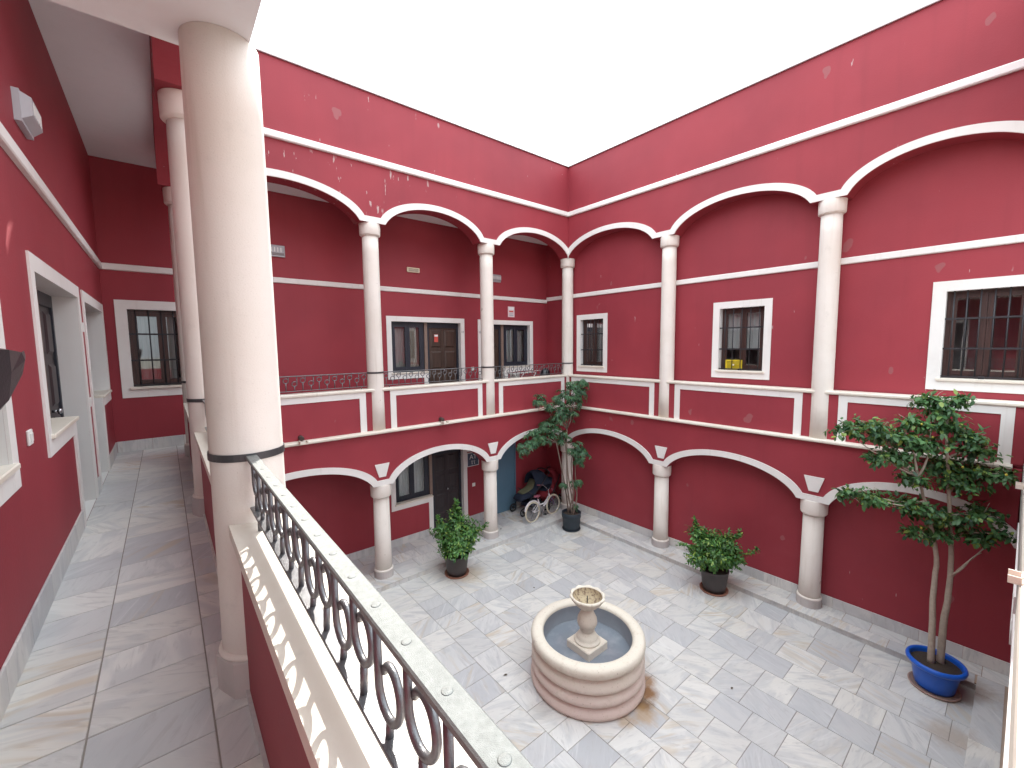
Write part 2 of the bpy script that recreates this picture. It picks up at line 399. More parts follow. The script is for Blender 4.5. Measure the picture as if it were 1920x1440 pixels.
# ------------------------------------------------------------------ key levels (metres; courtyard paving is z = 0)
Z_STEP, Z_GAL, Z_CAP, Z_CEIL, Z_TOP = .10, 2.99, 3.79, 7.33, 8.99
X_OURS, Y_FOURTH = .23, -.085
MF = lambda s, t, z: (s, FACADE_FAR+t, z)            # far wing
MR = lambda s, t, z: (FACADE_RIGHT+t, s, z)          # right wing
MO = lambda s, t, z: (X_OURS-t, s, z)                # the gallery the photo is taken from
MQ = lambda s, t, z: (s, Y_FOURTH-t, z)              # fourth wing, beside the camera
MBK = lambda s, t, z: (s, BACK+t, z)                 # back wall of far wing
MNI = lambda s, t, z: (8.24+t, s, z)                 # niche wall of right wing
MLE = lambda s, t, z: (-.85-t, s, z)                 # corridor wall on the left

# ------------------------------------------------------------------ ground and floors
b = MB(); b.quad((-300, -300, -.4), (300, -300, -.4), (300, 300, -.4), (-300, 300, -.4))
structure(b.build('ground', 'earth'))

def unit_tile():
    b = MB(); e = .5; k = .475
    top = [b.P(x, y, 0) for x, y in ((-k, -k), (k, -k), (k, k), (-k, k))]
    return b
def tile_proto(parent, mat, name='tile'):
    # one slab of unit size, arris eased, thickness below its top face
    b = MB(); b.bbox(-.5, .5, -.5, .5, -.02, 0, .004)
    me_o = b.build(name, mat); col.objects.unlink(me_o); return me_o
TILE = tile_proto(None, 'marble')
def put_tile(parent, x0, x1, y0, y1, z, gap=.006, proto=None, name=None):
    p = (proto or TILE)
    c = p.copy(); col.objects.link(c); c.parent = parent; org = ORG[parent.name]
    c.location = ((x0+x1)/2-org[0], (y0+y1)/2-org[1], z-org[2]+random.uniform(-.0012, .0012))
    c.scale = (x1-x0-gap, y1-y0-gap, 1); c.rotation_euler = (random.uniform(-.0015, .0015), random.uniform(-.0015, .0015), random.uniform(-.002, .002))
    return c
paving = structure(MB().box(.43, 7.74, .12, 7.40, -.3, -.005).build('courtyard_paving', 'grout'))
rows = 17; w = (7.74-.43)/rows; tiles = []
for i in range(rows):
    y = .12-random.random()*.3
    while y < 7.40:
        L = random.choice((.40, .40, .42, .55, .46, .38, .30, .52)); y1 = min(y+L, 7.40)
        if 7.40-y1 < .12: y1 = 7.40
        a = max(y, .12)
        if y1-a > .03: tiles.append((.43+i*w, .43+(i+1)*w, a, y1))
        y = y1 if y1 < 7.40 else 9
tiles.sort(key=lambda q: -(q[0]+q[2]) if (q[0] < 1.6 and q[2] < 1.2) else -100)
for q in tiles[:296]: put_tile(paving, *q, 0)
if len(tiles) > 296:
    b = MB()
    for q in tiles[296:]: b.box(q[0]+.002, q[1]-.002, q[2]+.002, q[3]-.002, -.01, 0)
    m = b.build('tile', 'marble_mass', paving); m['kind'] = 'stuff'

# raised arcade floor round the courtyard
arc = structure(MB().box(-1.2, 8.5, 7.40, 9.0, -.3, Z_STEP-.005).box(7.74, 8.5, .12, 7.395, -.3, Z_STEP-.005)
                .box(-1.2, .43, -1.3, 7.395, -.3, Z_STEP-.005).box(.435, 8.5, -1.3, .12, -.3, Z_STEP-.005).build('arcade_floor', 'grout_rusty'))
def strip(x0, x1, y0, y1, along, L, z=Z_STEP):
    a = y0 if along == 'y' else x0; e = y1 if along == 'y' else x1
    while a < e-1e-3:
        n = min(e, a+L*random.uniform(.75, 1.25))
        if e-n < .12: n = e
        if along == 'y': put_tile(arc, x0, x1, a, n, z)
        else: put_tile(arc, a, n, y0, y1, z)
        a = n
strip(.25, 7.70, 7.375, 7.62, 'x', 1.05)                # nosing strips of the step, overhanging a little
for k in range(3): strip(.0, 8.23, 7.62+k*.363, 7.62+(k+1)*.363, 'x', .42)
strip(7.70, 7.95, .16, 7.62, 'y', 1.05)
strip(7.95, 8.23, -.2, 7.62, 'y', .36)
strip(.45, 7.945, -.10, .145, 'x', 1.0)

def riser(x0, x1, y0, y1, along, L):
    a = y0 if along == 'y' else x0; e = y1 if along == 'y' else x1
    while a < e-1e-3:
        n = min(e, a+L*random.uniform(.75, 1.25)); n = e if e-n < .15 else n
        b = MB(); b.box(*((x0, x1, a+.001, n-.001) if along == 'y' else (a+.001, n-.001, y0, y1)), .001, .079); b.build('riser', 'marble', arc); a = n
riser(.45, 7.72, 7.386, 7.3995, 'x', 1.05); riser(7.726, 7.7395, .14, 7.385, 'y', 1.05)
# upper gallery floor (slab and marble tiles of the corridor)
gal = structure(MB().box(-1.0, .23, -1.3, 7.60, 2.68, Z_GAL-.004).box(-1.0, 8.3, 7.605, 8.9, 2.68, Z_GAL-.004).box(.235, 8.3, -1.3, -.065, 2.68, Z_GAL-.004).build('gallery_floor', 'grout'))
for x0, x1, off in ((-.85, -.545, .0), (-.545, -.135, .0), (-.135, .10, .06)):
    y = -.9+off
    while y < 8.70:
        L = .293; y1 = min(y+L, 8.71); put_tile(gal, x0, x1, y, y1, Z_GAL); y = y1

# ------------------------------------------------------------------ arcades
def arch(u, k=.965):
    c = math.sqrt(1-k*k); u = max(-1, min(1, u)); return (math.sqrt(max(0, 1-(k*u)**2))-c)/(1-c)
def arcade(label, M, s0, s1, bays_u, bays_l, pieces, key_s, cut, upper_from=None, solid=None, tops=True):
    """courtyard front of one wing; bays are (a, b) openings, pieces are the parapet panels"""
    T = thing('arcade_wall', label, 'wall', M(s0, 0, 0))
    def prof(bays, zs, rise):
        S = [s0, s1]
        for a, c in bays:
            S += [a+(c-a)*(.5-.5*math.cos(math.pi*k/36)) for k in range(37)]
        S = sorted(set(round(q, 5) for q in S))
        def z(s):
            for a, c in bays:
                if a <= s <= c: return zs+rise*arch((s-(a+c)/2)/((c-a)/2))
            return zs
        return S, z
    def wall(bays, zs, rise, ztop, name, t1=.30, lo=None, hi=None):
        S, z = prof(bays, zs, rise); b = MB(M)
        S = [q for q in S if (lo is None or q >= lo-1e-6)]
        if lo is not None and S[0] > lo: S = [lo]+S
        for p, q in zip(S, S[1:]):
            e = 1e-7
            zp, zq = z(p+e), z(q-e)
            b.quad((p, 0, zp), (q, 0, zq), (q, 0, ztop), (p, 0, ztop)); b.quad((p, t1, zp), (q, t1, zq), (q, t1, ztop), (p, t1, ztop))
            b.quad((p, 0, zp), (q, 0, zq), (q, t1, zq), (p, t1, zp), smooth=True); b.quad((p, 0, ztop), (q, 0, ztop), (q, t1, ztop), (p, t1, ztop))
        for q in (S[0], S[-1]): b.quad((q, 0, z(q)), (q, t1, z(q)), (q, t1, ztop), (q, 0, ztop))
        return b.build(name, 'red_paint_worn' if (M is MF and name == 'upper_wall') else 'red_paint', T)
    def archivolts(bays, zs, rise, wtop, arise, xlo, xhi, pr=.022):
        for i, (a, c) in enumerate(bays):
            L = xlo if i == 0 and a-xlo < .05 else (a-.24 if i == 0 else (bays[i-1][1]+a)/2)
            H = xhi if i == len(bays)-1 and xhi-c < .05 else (c+.24 if i == len(bays)-1 else (bays[i+1][0]+c)/2)
            L = max(L, xlo); H = min(H, xhi)
            zi = lambda s: zs+rise*arch((s-(a+c)/2)/((c-a)/2)) if a <= s <= c else zs
            a2, c2 = a-.085, c+.085
            zo = lambda s: max(wtop, wtop+(arise)*arch((s-(a2+c2)/2)/((c2-a2)/2))) if a2 <= s <= c2 else wtop
            S = sorted(set([L, H]+[round(min(max(q, L), H), 5) for q in [a2, c2]+[a+(c-a)*(.5-.5*math.cos(math.pi*k/40)) for k in range(41)]+[a2+(c2-a2)*k/60 for k in range(61)]]))
            b = MB(M)
            for p, q in zip(S, S[1:]):
                e = 1e-7; ip, iq, op, oq = zi(p+e), zi(q-e), zo(p+e), zo(q-e)
                b.quad((p, -pr, ip), (q, -pr, iq), (q, -pr, oq), (p, -pr, op))
                b.quad((p, -pr, ip), (q, -pr, iq), (q, .0, iq), (p, .0, ip), smooth=True)
                b.quad((p, -pr, op), (q, -pr, oq), (q, .0, oq), (p, .0, op), smooth=True)
            for q, e in ((L, 1e-7), (H, -1e-7)): b.quad((q, -pr, zi(q+e)), (q, 0, zi(q+e)), (q, 0, zo(q+e)), (q, -pr, zo(q+e)))
            b.build('archivolt', 'trim_paint', T, fix=False)
    i0, i1 = cut      # visible span between the inner corners of the courtyard
    lo_u = upper_from
    wall(bays_u, 6.78, .43, Z_TOP, 'upper_wall', .345 if lo_u is not None else .30, lo=lo_u)
    wall(bays_l, 1.95, .45, 2.95, 'lower_wall')
    archivolts(bays_u, 6.78, .43, 6.88, .44, i0 if lo_u is None else lo_u, i1)
    archivolts(bays_l, 1.95, .45, 2.05, .46, i0, i1)
    # cornice, thin step in front of the parapet, coping
    c0 = (i0 if lo_u is None else lo_u); pj = .05
    def run(name, mat, a, e, t0, t1, z0, z1, nose=0):
        b = MB(M)
        if nose:
            pf = [(t1, z0), (t0+nose*.4, z0), (t0, z0+nose*.5), (t0, z1-nose*.5), (t0+nose*.4, z1), (t1, z1)]
            A = [b.P(a, t, z) for t, z in pf]; B = [b.P(e, t, z) for t, z in pf]; n = len(pf)
            for k in range(n): b.face(A[k], A[(k+1) % n], B[(k+1) % n], B[k])
            b.face(*A); b.face(*reversed(B))
        else: b.box(a, e, t0, t1, z0, z1)
        return b.build(name, mat, T)
    k = 0 if M is MF or M is MQ else 1                    # right and near wings butt against the others
    run('cornice', 'trim_paint', c0+(pj+.002)*k*(1 if lo_u is None else 0), i1-(pj+.002)*k, -pj, 0, 7.785, 7.895, .03)
    run('coping', 'coping_metal', s0-(.0), s1, -.03, .33, Z_TOP+.001, Z_TOP+.02) if not k else run('coping', 'coping_metal', (i0 if lo_u is None else lo_u)+.032, i1-.032, -.03, .33, Z_TOP+.001, Z_TOP+.02)
    pe = .012 if M is MQ else .08
    run('slab_edge', 'ledge_stone', i0+.082*k, i1-.082*k, -pe, .10, 2.951, 3.004, .03)
    run('parapet', 'red_paint', i0+.0, i1, .06, .23, 3.0045, 3.735)
    a = i0
    run('parapet_ledge', 'ledge_stone', i0+.0, i1, .018, .262, 3.7355, Z_CAP, .03)
    for (a, c) in pieces:
        b = MB(M); w = .115; pr = .045
        b.box(a, a+w, pr, .0598, 3.0045, 3.7352); b.box(c-w, c, pr, .0598, 3.0045, 3.7352); b.box(a+w, c-w, pr+.0004, .0598, 3.63, 3.7352)
        b.build('panel_frame', 'trim_paint', T)
    for s in key_s:
        b = MB(M); b.prism([(s-.142, 2.365), (s+.142, 2.365), (s+.066, 2.115), (s-.066, 2.115)], -.02, -.0005)
        b.build('keystone', 'trim_paint', T)
    return T
COL_F = (2.845, 5.46); COL_R = (2.09, 4.87); COL_O = (2.28, 4.94)
far = arcade('red arcaded courtyard front ahead, with railings and the doors 11 and 12 behind', MF, -.08, 8.24,
             [(.23, 2.61), (3.08, 5.20), (5.72, 7.94)], [(.23, 2.66), (3.06, 5.27), (5.67, 7.94)],
             [(.33, 2.61), (3.08, 5.225), (5.695, 7.86)], COL_F, (.23, 7.94))
right = arcade('red courtyard front on the right with shallow arched niches and barred windows', MR, -.06, 7.60,
               [(-.06, 1.87), (2.35, 4.68), (5.18, 7.60)], [(-.06, 1.87), (2.33, 4.72), (5.15, 7.60)],
               [(.04, 1.84), (2.33, 4.62), (5.10, 7.52)], COL_R, (-.06, 7.60))
ours = arcade('red arcaded front of the gallery in the foreground, its inner parapet beside the handrail', MO, -.06, 7.60,
              [(2.52, 4.70), (5.19, 7.60)], [(-.06, 1.87), (2.35, 4.72), (5.15, 7.60)],
              [(.04, 2.05), (2.52, 4.70), (5.18, 7.52)], (2.09, 4.87), (-.06, 7.60), upper_from=2.385)
fourth = arcade('sunlit red courtyard front seen edge-on at the right border', MQ, .23, 8.24,
                [(.30, 2.61), (3.08, 5.20), (5.72, 7.94)], [(.30, 2.66), (3.06, 5.27), (5.67, 7.94)],
                [(.33, 2.61), (3.08, 5.225), (5.695, 7.86)], COL_F, (.23, 7.94))
# drain spouts on the slab edges: short open channel below a brown pipe end
def spout(par, M, s):
    b = MB(M); z = 2.985; e = -.20 if M is MF else -.07
    b.box(s-.062, s+.062, e, -.0135 if M is MQ else -.081, z, z+.014); b.box(s-.062, s-.048, e, -.0135 if M is MQ else -.081, z+.0142, z+.05); b.box(s+.048, s+.062, e, -.0135 if M is MQ else -.081, z+.0142, z+.05)
    o = b.build('drain_spout', 'ledge_stone', par)
    if M is MQ: return
    b = MB(M); b.tube([(s, .058, z+.075), (s, -.03, z+.075), (s, -.055, z+.066)], .038, 12); b.build('pipe_end', 'drain_brown', o)
for s in (1.48, 4.15, 6.85): spout(far, MF, s)
for s in (1.4, 4.03, 6.8): spout(fourth, MQ, s)
# lower lintel slab over the first bay of our gallery, white underneath
b = MB(); b.box(-.849, .165, -.40, 2.384, 5.85, 5.95)
lin = tag(b.build('soffit_slab', 'ceiling_paint'), 'low white flat soffit over the nearest column, top left', 'ceiling slab')
# gallery ceilings / roofs
b = MB(); b.box(-.849, -.117, 3.5, 8.7, Z_CEIL, 7.55); structure(b.build('ceiling', 'ceiling_paint'))
b = MB(); b.box(-.1165, 8.235, 7.901, 8.7, Z_CEIL, 7.55); structure(b.build('ceiling', 'ceiling_paint'))
for q in ((-.849, -.071, -.05, 8.7), (-.069, 8.235, 7.901, 8.7), (-.07, 8.235, -1.3, -.362)):
    structure(MB().box(*q, 2.60, 2.679).build('ceiling', 'ceiling_paint'))

# ------------------------------------------------------------------ back walls with openings
def holed_wall(T, M, s0, s1, z0, z1, holes, thick=.28, name='wall', mat='red_paint_smooth'):
    S = sorted(set([s0, s1]+[h[0] for h in holes]+[h[1] for h in holes])); Z = sorted(set([z0, z1]+[h[2] for h in holes]+[h[3] for h in holes]))
    def solid(i, j):
        if i < 0 or j < 0 or i >= len(S)-1 or j >= len(Z)-1: return True
        s, z = (S[i]+S[i+1])/2, (Z[j]+Z[j+1])/2
        return not any(h[0] < s < h[1] and h[2] < z < h[3] for h in holes)
    b = MB(M); r = MB(M)
    for i in range(len(S)-1):
        for j in range(len(Z)-1):
            a, c, d, e = S[i], S[i+1], Z[j], Z[j+1]
            if solid(i, j):
                b.quad((a, 0, d), (c, 0, d), (c, 0, e), (a, 0, e)); b.quad((a, thick, d), (c, thick, d), (c, thick, e), (a, thick, e))
            else:
                if solid(i-1, j): r.quad((a, 0, d), (a, thick, d), (a, thick, e), (a, 0, e))
                if solid(i+1, j): r.quad((c, 0, d), (c, thick, d), (c, thick, e), (c, 0, e))
                if solid(i, j-1): r.quad((a, 0, d), (c, 0, d), (c, thick, d), (a, thick, d))
                if solid(i, j+1): r.quad((a, 0, e), (c, 0, e), (c, thick, e), (a, thick, e))
    w = b.build(name, mat, T, fix=False)
    if r.f: r.build('reveal', 'reveal_paint', T, fix=False)
    return w
def room(T, M, s0, s1, z0, z1, t0=.285, t1=1.6):
    b = MB(M)
    b.quad((s0, t1, z0), (s1, t1, z0), (s1, t1, z1), (s0, t1, z1)); b.quad((s0, t0, z0), (s0, t1, z0), (s0, t1, z1), (s0, t0, z1))
    b.quad((s1, t0, z0), (s1, t1, z0), (s1, t1, z1), (s1, t0, z1)); b.quad((s0, t0, z0), (s1, t0, z0), (s1, t1, z0), (s0, t1, z0)); b.quad((s0, t0, z1), (s1, t0, z1), (s1, t1, z1), (s0, t1, z1))
    return b.build('room', 'room_paint', T, fix=False)
def drape(P, M, s0, s1, z0, z1, t, mat, waves=5, amp=.02):
    b = MB(M); n = waves*8; A = []
    for k in range(n+1):
        s = s0+(s1-s0)*k/n; o = t+amp*math.sin(2*math.pi*k/8)+.008*math.sin(k*1.7)
        A.append((b.P(s, o, z0+.004*math.sin(k)), b.P(s, o*1.0, z1)))
    for p, q in zip(A, A[1:]): b.face(p[0], q[0], q[1], p[1], smooth=True)
    return b.build('curtain', mat, P, fix=False)
def surround(T, M, rect, w, name='window', pr=.014):
    a, c, d, e = rect; b = MB(M)                       # opening rect
    b.box(a-w, a, -pr, -.0005, d-w, e+w); b.box(c, c+w, -pr, -.0005, d-w, e+w); b.box(a, c, -pr+.0004, -.0005, e, e+w); b.box(a, c, -pr+.0004, -.0005, d-w, d)
    return b.build(name, 'trim_paint', T)
def sashes(P, M, a, c, d, e, t, mat, leaves=2, fw_=.05, st=.05, deep=.05):
    """fixed outer frame, leaves with stiles, a pane in each"""
    b = MB(M); b.box(a, a+fw_, t, t+deep, d, e); b.box(c-fw_, c, t, t+deep, d, e); b.box(a+fw_, c-fw_, t, t+deep, e-fw_, e); b.box(a+fw_, c-fw_, t, t+deep, d, d+fw_)
    b.build('window_frame', mat, P)
    a2, c2, d2, e2 = a+fw_, c-fw_, d+fw_, e-fw_; wv = (c2-a2)/leaves
    for k in range(leaves):
        l, r = a2+k*wv+.002, a2+(k+1)*wv-.002; t2 = t-.012
        b = MB(M); b.box(l, l+st, t2, t2+.045, d2+.002, e2-.002); b.box(r-st, r, t2, t2+.045, d2+.002, e2-.002)
        b.box(l+st, r-st, t2, t2+.045, d2+.002, d2+st); b.box(l+st, r-st, t2, t2+.045, e2-st, e2-.002)
        b.build('sash', mat, P)
        b = MB(M); b.quad((l+st, t2+.02, d2+st), (r-st, t2+.02, d2+st), (r-st, t2+.02, e2-st), (l+st, t2+.02, e2-st))
        b.build('pane', 'glass', P, fix=False)
def barred_window(T, M, rect, w=.12, nb=6, rec=.12, curt='curtain_white', low=0.0, hi=1.0):
    a, c, d, e = rect; P = surround(T, M, rect, w)
    b = MB(M); b.bbox(a-.04, c+.04, -.045, .10, d-.012, d+.028, .006); b.build('sill', 'ledge_stone', P)
    sashes(P, M, a+.001, c-.001, d+.03, e-.001, rec, 'frame_wood', 2, .045, .055)
    for k in range(nb):
        s = a+(c-a)*(k+.6)/(nb+.2); b = MB(M); b.tube([(s, .03, d+.05), (s, .03, e-.002)], .0085, 8); b.build('bar', 'iron_dark', P)
    for f in (1/3, 2/3):
        z = d+(e-d)*f+.03; b = MB(M); b.box(a+.0005, c-.0005, .020, .026, z-.012, z+.012); b.build('bar', 'iron_dark', P)
    b = MB(M); b.box(a+.0005, c-.0005, .020, .0405, d+.045, d+.062); b.build('bar', 'iron_dark', P)
    b = MB(M); b.bbox((a+c)/2-.03, (a+c)/2+.03, -.01, .035, d+.029, d+.065, .005); b.build('foot', 'iron_dark', P)
    if curt: drape(P, M, a+.05, c-.05, d+.1+low, e-.06, rec+.10, curt, 6)
    return P
def door_unit(T, M, dr, wr, zf, zs, zt, fw_=.11, rec=.10, dmat='door_wood', wmat='frame_dark', leaves=2, number=None, flip=1, fr_win=.14, curt=('curtain_white', 'curtain_beige'), transom=.12, glassdoor=False, panels=(2, 4)):
    """door (s range dr) beside a window (wr) in one L-shaped white surround; returns holes used"""
    d0, d1 = dr; w0, w1 = wr; doorleft = d0 < w0; pr = .014
    outer0, outer1 = min(d0, w0), max(d1, w1); b = MB(M)
    b.box(outer0-fw_, outer1+fw_, -pr, -.0005, zt, zt+fw_)
    wa, wc = (w1, w1+fw_) if doorleft else (w0-fw_, w0)
    b.box(wa, wc, -pr, -.0005, zs-fw_, zt)                                           # outer leg beside the window
    da, dc = (d0-fw_, d0) if doorleft else (d1, d1+fw_)
    b.box(da, dc, -pr, -.0005, zf+.005, zt)                                          # outer leg beside the door
    ia, ic = (w0, w0+fw_) if doorleft else (w1-fw_, w1)
    b.box(ia, ic, -pr+.0003, -.0005, zf+.005, zs-fw_)                                # leg under the sill
    b.box(min(w0, ia), max(w1, ic), -pr+.0003, -.0005, zs-fw_, zs)
    P = b.build('door_surround', 'trim_paint', T)
    b = MB(M); b.bbox(w0-(0 if doorleft else .03), w1+(.03 if doorleft else 0), -.035, rec, zs-.004, zs+.03, .006); b.build('sill', 'ledge_stone', P)
    post = .075; pc = d1 if doorleft else d0
    b = MB(M); b.box(pc-post/2, pc+post/2, rec-.03, rec+.06, zs+.031 if False else zf+.01, zt-.001); b.build('post', 'post_wood', P)
    a, c = (w0+post/2+.001, w1-.001) if doorleft else (w0+.001, w1-post/2-.001)
    sashes(P, M, a, c, zs+.031, zt-.001, rec, wmat, leaves, .06, .055)
    b = MB(M); b.box(a, c, rec+.055, rec+.07, zt-transom-.02, zt-.06); b.build('shutter_box', wmat, P)
    for k, cm in enumerate(curt):
        wv = (c-a)/len(curt); drape(P, M, a+k*wv+.01, a+(k+1)*wv-.01, zs+.05, zt-.05, rec+.13, cm, 4, .018)
    # door leaf
    a, c = (d0+.001, d1-post/2-.001) if doorleft else (d0+post/2+.001, d1-.001)
    b = MB(M); b.box(a, a+.055, rec, rec+.06, zf+.01, zt-.001); b.box(c-.055, c, rec, rec+.06, zf+.01, zt-.001); b.box(a+.055, c-.055, rec, rec+.06, zt-transom, zt-.001); b.build('door_frame', wmat, P)
    a, c, e = a+.056, c-.056, zt-transom-.003; z0 = zf+.012
    b = MB(M); b.box(a, c, rec+.02, rec+.055, z0, e); b.build('door', dmat, P)
    nx, nz_ = panels; px = (c-a)/nx; pz = (e-z0)/nz_
    for i in range(nx):
        for j in range(nz_):
            l, r, lo, hi = a+i*px+.045, a+(i+1)*px-.045, z0+j*pz+.045, z0+(j+1)*pz-.045
            b = MB(M); q0 = [(l, rec+.0195, lo), (r, rec+.0195, lo), (r, rec+.0195, hi), (l, rec+.0195, hi)]
            k = .03; q1 = [(l+k, rec+.004, lo+k), (r-k, rec+.004, lo+k), (r-k, rec+.004, hi-k), (l+k, rec+.004, hi-k)]
            A = [b.P(*q) for q in q0]; B = [b.P(*q) for q in q1]
            for n in range(4): b.face(A[n], A[(n+1) % 4], B[(n+1) % 4], B[n])
            b.face(*B); b.build('panel', dmat, P)
    s = (a+c)/2; z = zf+1.0
    b = MB(M); b.tube([(s, rec+.02, z), (s, rec-.02, z)], .012, 8); b.tube([(s, rec-.02, z), (s, rec-.045, z)], .03, 10, r1=.022); b.build('knob', 'chrome', P)
    return P
# --- far wing
fw_back = thing('gallery_wall', 'shaded red back wall behind the arcade ahead, holding doors 11 and 12', 'wall', (3.6, BACK, 0))
U11 = ((4.47, 5.36), (3.61, 4.47)); U12 = ((5.98, 6.70), (6.70, 7.60)); UG = ((4.50, 5.36), (3.58, 4.50))
EW = (-.59, .20, 3.955, 5.17)
holes = [EW, (3.61, 4.47, 3.965, 5.11), (4.47, 5.36, Z_GAL, 5.11), (5.98, 6.70, Z_GAL, 5.11), (6.70, 7.60, 3.985, 5.11)]
holed_wall(fw_back, MBK, -.85, 8.24, Z_GAL-.02, Z_CEIL+.2, holes, name='upper_wall')
holesG = [(3.58, 4.50, 1.03, 2.10), (4.50, 5.36, Z_STEP, 2.10)]
holed_wall(fw_back, MBK, -.85, 8.24, -.1, 2.70, holesG, name='lower_wall')
p11 = door_unit(fw_back, MBK, U11[0], U11[1], Z_GAL, 3.965, 5.11)
p12 = door_unit(fw_back, MBK, U12[0], U12[1], Z_GAL, 3.985, 5.11, curt=('curtain_white', 'curtain_white'))
pg = door_unit(fw_back, MBK, UG[0], UG[1], Z_STEP, 1.03, 2.10, dmat='door_wood_dark', curt=('curtain_white', 'curtain_white'))
room(fw_back, MBK, 3.5, 5.45, Z_GAL, 5.2); room(fw_back, MBK, 5.9, 7.7, Z_GAL, 5.2); room(fw_back, MBK, 3.5, 5.45, .1, 2.2); room(fw_back, MBK, -.8, .4, 3.5, 5.3)
barred_window(fw_back, MBK, EW, .135, 5, .05, None)
drape(fw_back, MBK, -.55, -.05, 4.0, 5.15, .22, 'curtain_white', 5)
def along(M3x, x0, pos): pass
def face_far(x, z, y=BACK-.0155): return Matrix(((1, 0, 0, x), (0, 0, -1, y), (0, 1, 0, z), (0, 0, 0, 1)))
text_mesh('house_number', '11', .075, face_far(5.415, 4.90), 'print_dark', p11)
text_mesh('house_number', '12', .075, face_far(5.925, 4.90), 'print_dark', p12)
b = MB(MBK); b.box(4.70, 4.80, .098, .1025, 4.66, 4.84); st = b.build('door_sticker', 'print_red', p11)
b = MB(MBK); b.box(4.705, 4.795, .0965, .0978, 4.79, 4.832); b.build('sticker_header', 'print_white', p11)
def runs(T, M, name, mat, s0, s1, z0, z1, t=.03):
    pf = [(-.0005, z0), (-t*.8, z0+.004), (-t, z0+.014), (-t, z1-.014), (-t*.8, z1-.004), (-.0005, z1)]
    b = MB(M); A = [b.P(s0, q, z) for q, z in pf]; B = [b.P(s1, q, z) for q, z in pf]; n = len(pf)
    for k in range(n): b.face(A[k], A[(k+1) % n], B[(k+1) % n], B[k])
    b.face(*A); b.face(*reversed(B)); return b.build(name, mat, T)
runs(fw_back, MBK, 'moulding', 'trim_paint', -.849, 8.239, 5.735, 5.835)
def skirting(T, M, spans, z, h=.17, L=.42):
    for s0, s1 in spans:
        a = s0
        while a < s1-1e-3:
            e = min(s1, a+L*random.uniform(.9, 1.1))
            if s1-e < .1: e = s1
            b = MB(M); b.bbox(a+.001, e-.001, -.014, -.0005, z+.001, z+h, .003); b.build('skirting_tile', 'marble_skirting', T); a = e
skirting(fw_back, MBK, [(-.835, 4.38), (5.48, 6.12), (7.03, 8.225)], Z_STEP)
skirting(fw_back, MBK, [(-.835, 3.5), (5.48, 5.86), (7.71, 8.225)], Z_GAL)
# --- right wing
nw = thing('gallery_wall', 'red niche wall on the right with three barred windows', 'wall', (8.24, 3.5, 0))
W1 = (6.69, 7.43, 4.0, 5.21); W2 = (3.055, 3.855, 4.02, 5.235); W3 = (-.02, .755, 4.02, 5.25)
holed_wall(nw, MNI, -1.3, BACK+.1, -.1, Z_TOP-.1, [W1, W2, W3], name='wall', mat='red_paint', thick=.25)
barred_window(nw, MNI, W1, .125, 6, .12); pw2 = barred_window(nw, MNI, W2, .125, 5, .12, 'curtain_white', .33)
pw3 = barred_window(nw, MNI, W3, .14, 6, .12, None)
for q in (W1, W2, W3): room(nw, MNI, q[0]-.3, q[1]+.3, q[2]-.4, q[3]+.2, .255, 1.4)
runs(nw, MNI, 'moulding', 'trim_paint', -1.2, 8.675, 5.79, 5.895)
skirting(nw, MNI, [(-.2, 8.69)], Z_STEP, .18, .5)
b = MB(MNI); s0, s1, z0, z1 = 3.44, 3.74, 4.055, 4.245
b.box(s0, s1, .055, .085, z0, z0+.02); b.box(s0, s1, .055, .085, z1-.02, z1); b.box(s0, s0+.02, .055, .085, z0+.02, z1-.02); b.box(s1-.02, s1, .055, .085, z0+.02, z1-.02)
for k in range(9): z = z0+.025+k*.0165; b.box(s0+.02, s1-.02, .06, .075, z, z+.009)
fan = tag(b.build('vent_grille', 'yellow_plastic'), 'bright yellow slatted box standing inside the middle barred window', 'grille')
b2 = MB(MNI); b2.tube([((s0+s1)/2, .0545, 4.15), ((s0+s1)/2, .046, 4.15)], .016, 10); b2.build('knob', 'print_white', fan)
# --- our corridor wall on the left
lw = thing('gallery_wall', 'bright red corridor wall along the left with recessed doors and sills', 'wall', (-.85, 4, Z_GAL))
U1 = ((5.30, 6.15), (4.27, 5.30)); U2 = ((6.62, 7.45), (7.45, 8.42)); U0 = ((1.2, 2.2), (2.2, 3.27))
LH = [(4.27, 5.30, 3.95, 5.09), (5.30, 6.15, Z_GAL, 5.09), (6.62, 7.45, Z_GAL, 5.09), (7.45, 8.42, 3.95, 5.09), (1.2, 2.2, Z_GAL, 5.09), (2.2, 3.27, 3.95, 5.09)]
holed_wall(lw, MLE, -1.3, BACK+.02, Z_GAL-.02, Z_CEIL+.2, LH, name='wall', mat='red_paint_smooth', thick=.35)
for U in (U1, U2, U0):
    door_unit(lw, MLE, U[0], U[1], Z_GAL, 3.95, 5.09, .115, .17, dmat='door_wood_dark', wmat='frame_dark', curt=('curtain_white', 'curtain_white'))
    s0, s1 = min(U[0][0], U[1][0]), max(U[0][1], U[1][1]); room(lw, MLE, s0-.2, s1+.1 if U is not U2 else s1, Z_GAL, 5.2, .355, 1.6)
runs(lw, MLE, 'moulding', 'trim_paint', -1.2, 8.675, 5.735, 5.835, .035)
skirting(lw, MLE, [(-.9, 1.08), (2.32, 5.18), (6.27, 6.50), (7.57, 8.69)], Z_GAL, .17, .5)
for (s, z) in ((6.385, 4.80), (6.385, 4.0)):
    b = MB(MLE); b.bbox(s-.05, s+.05, -.012, -.0005, z-.05, z+.05, .004); b.build('number_plate', 'fixture_white', lw)
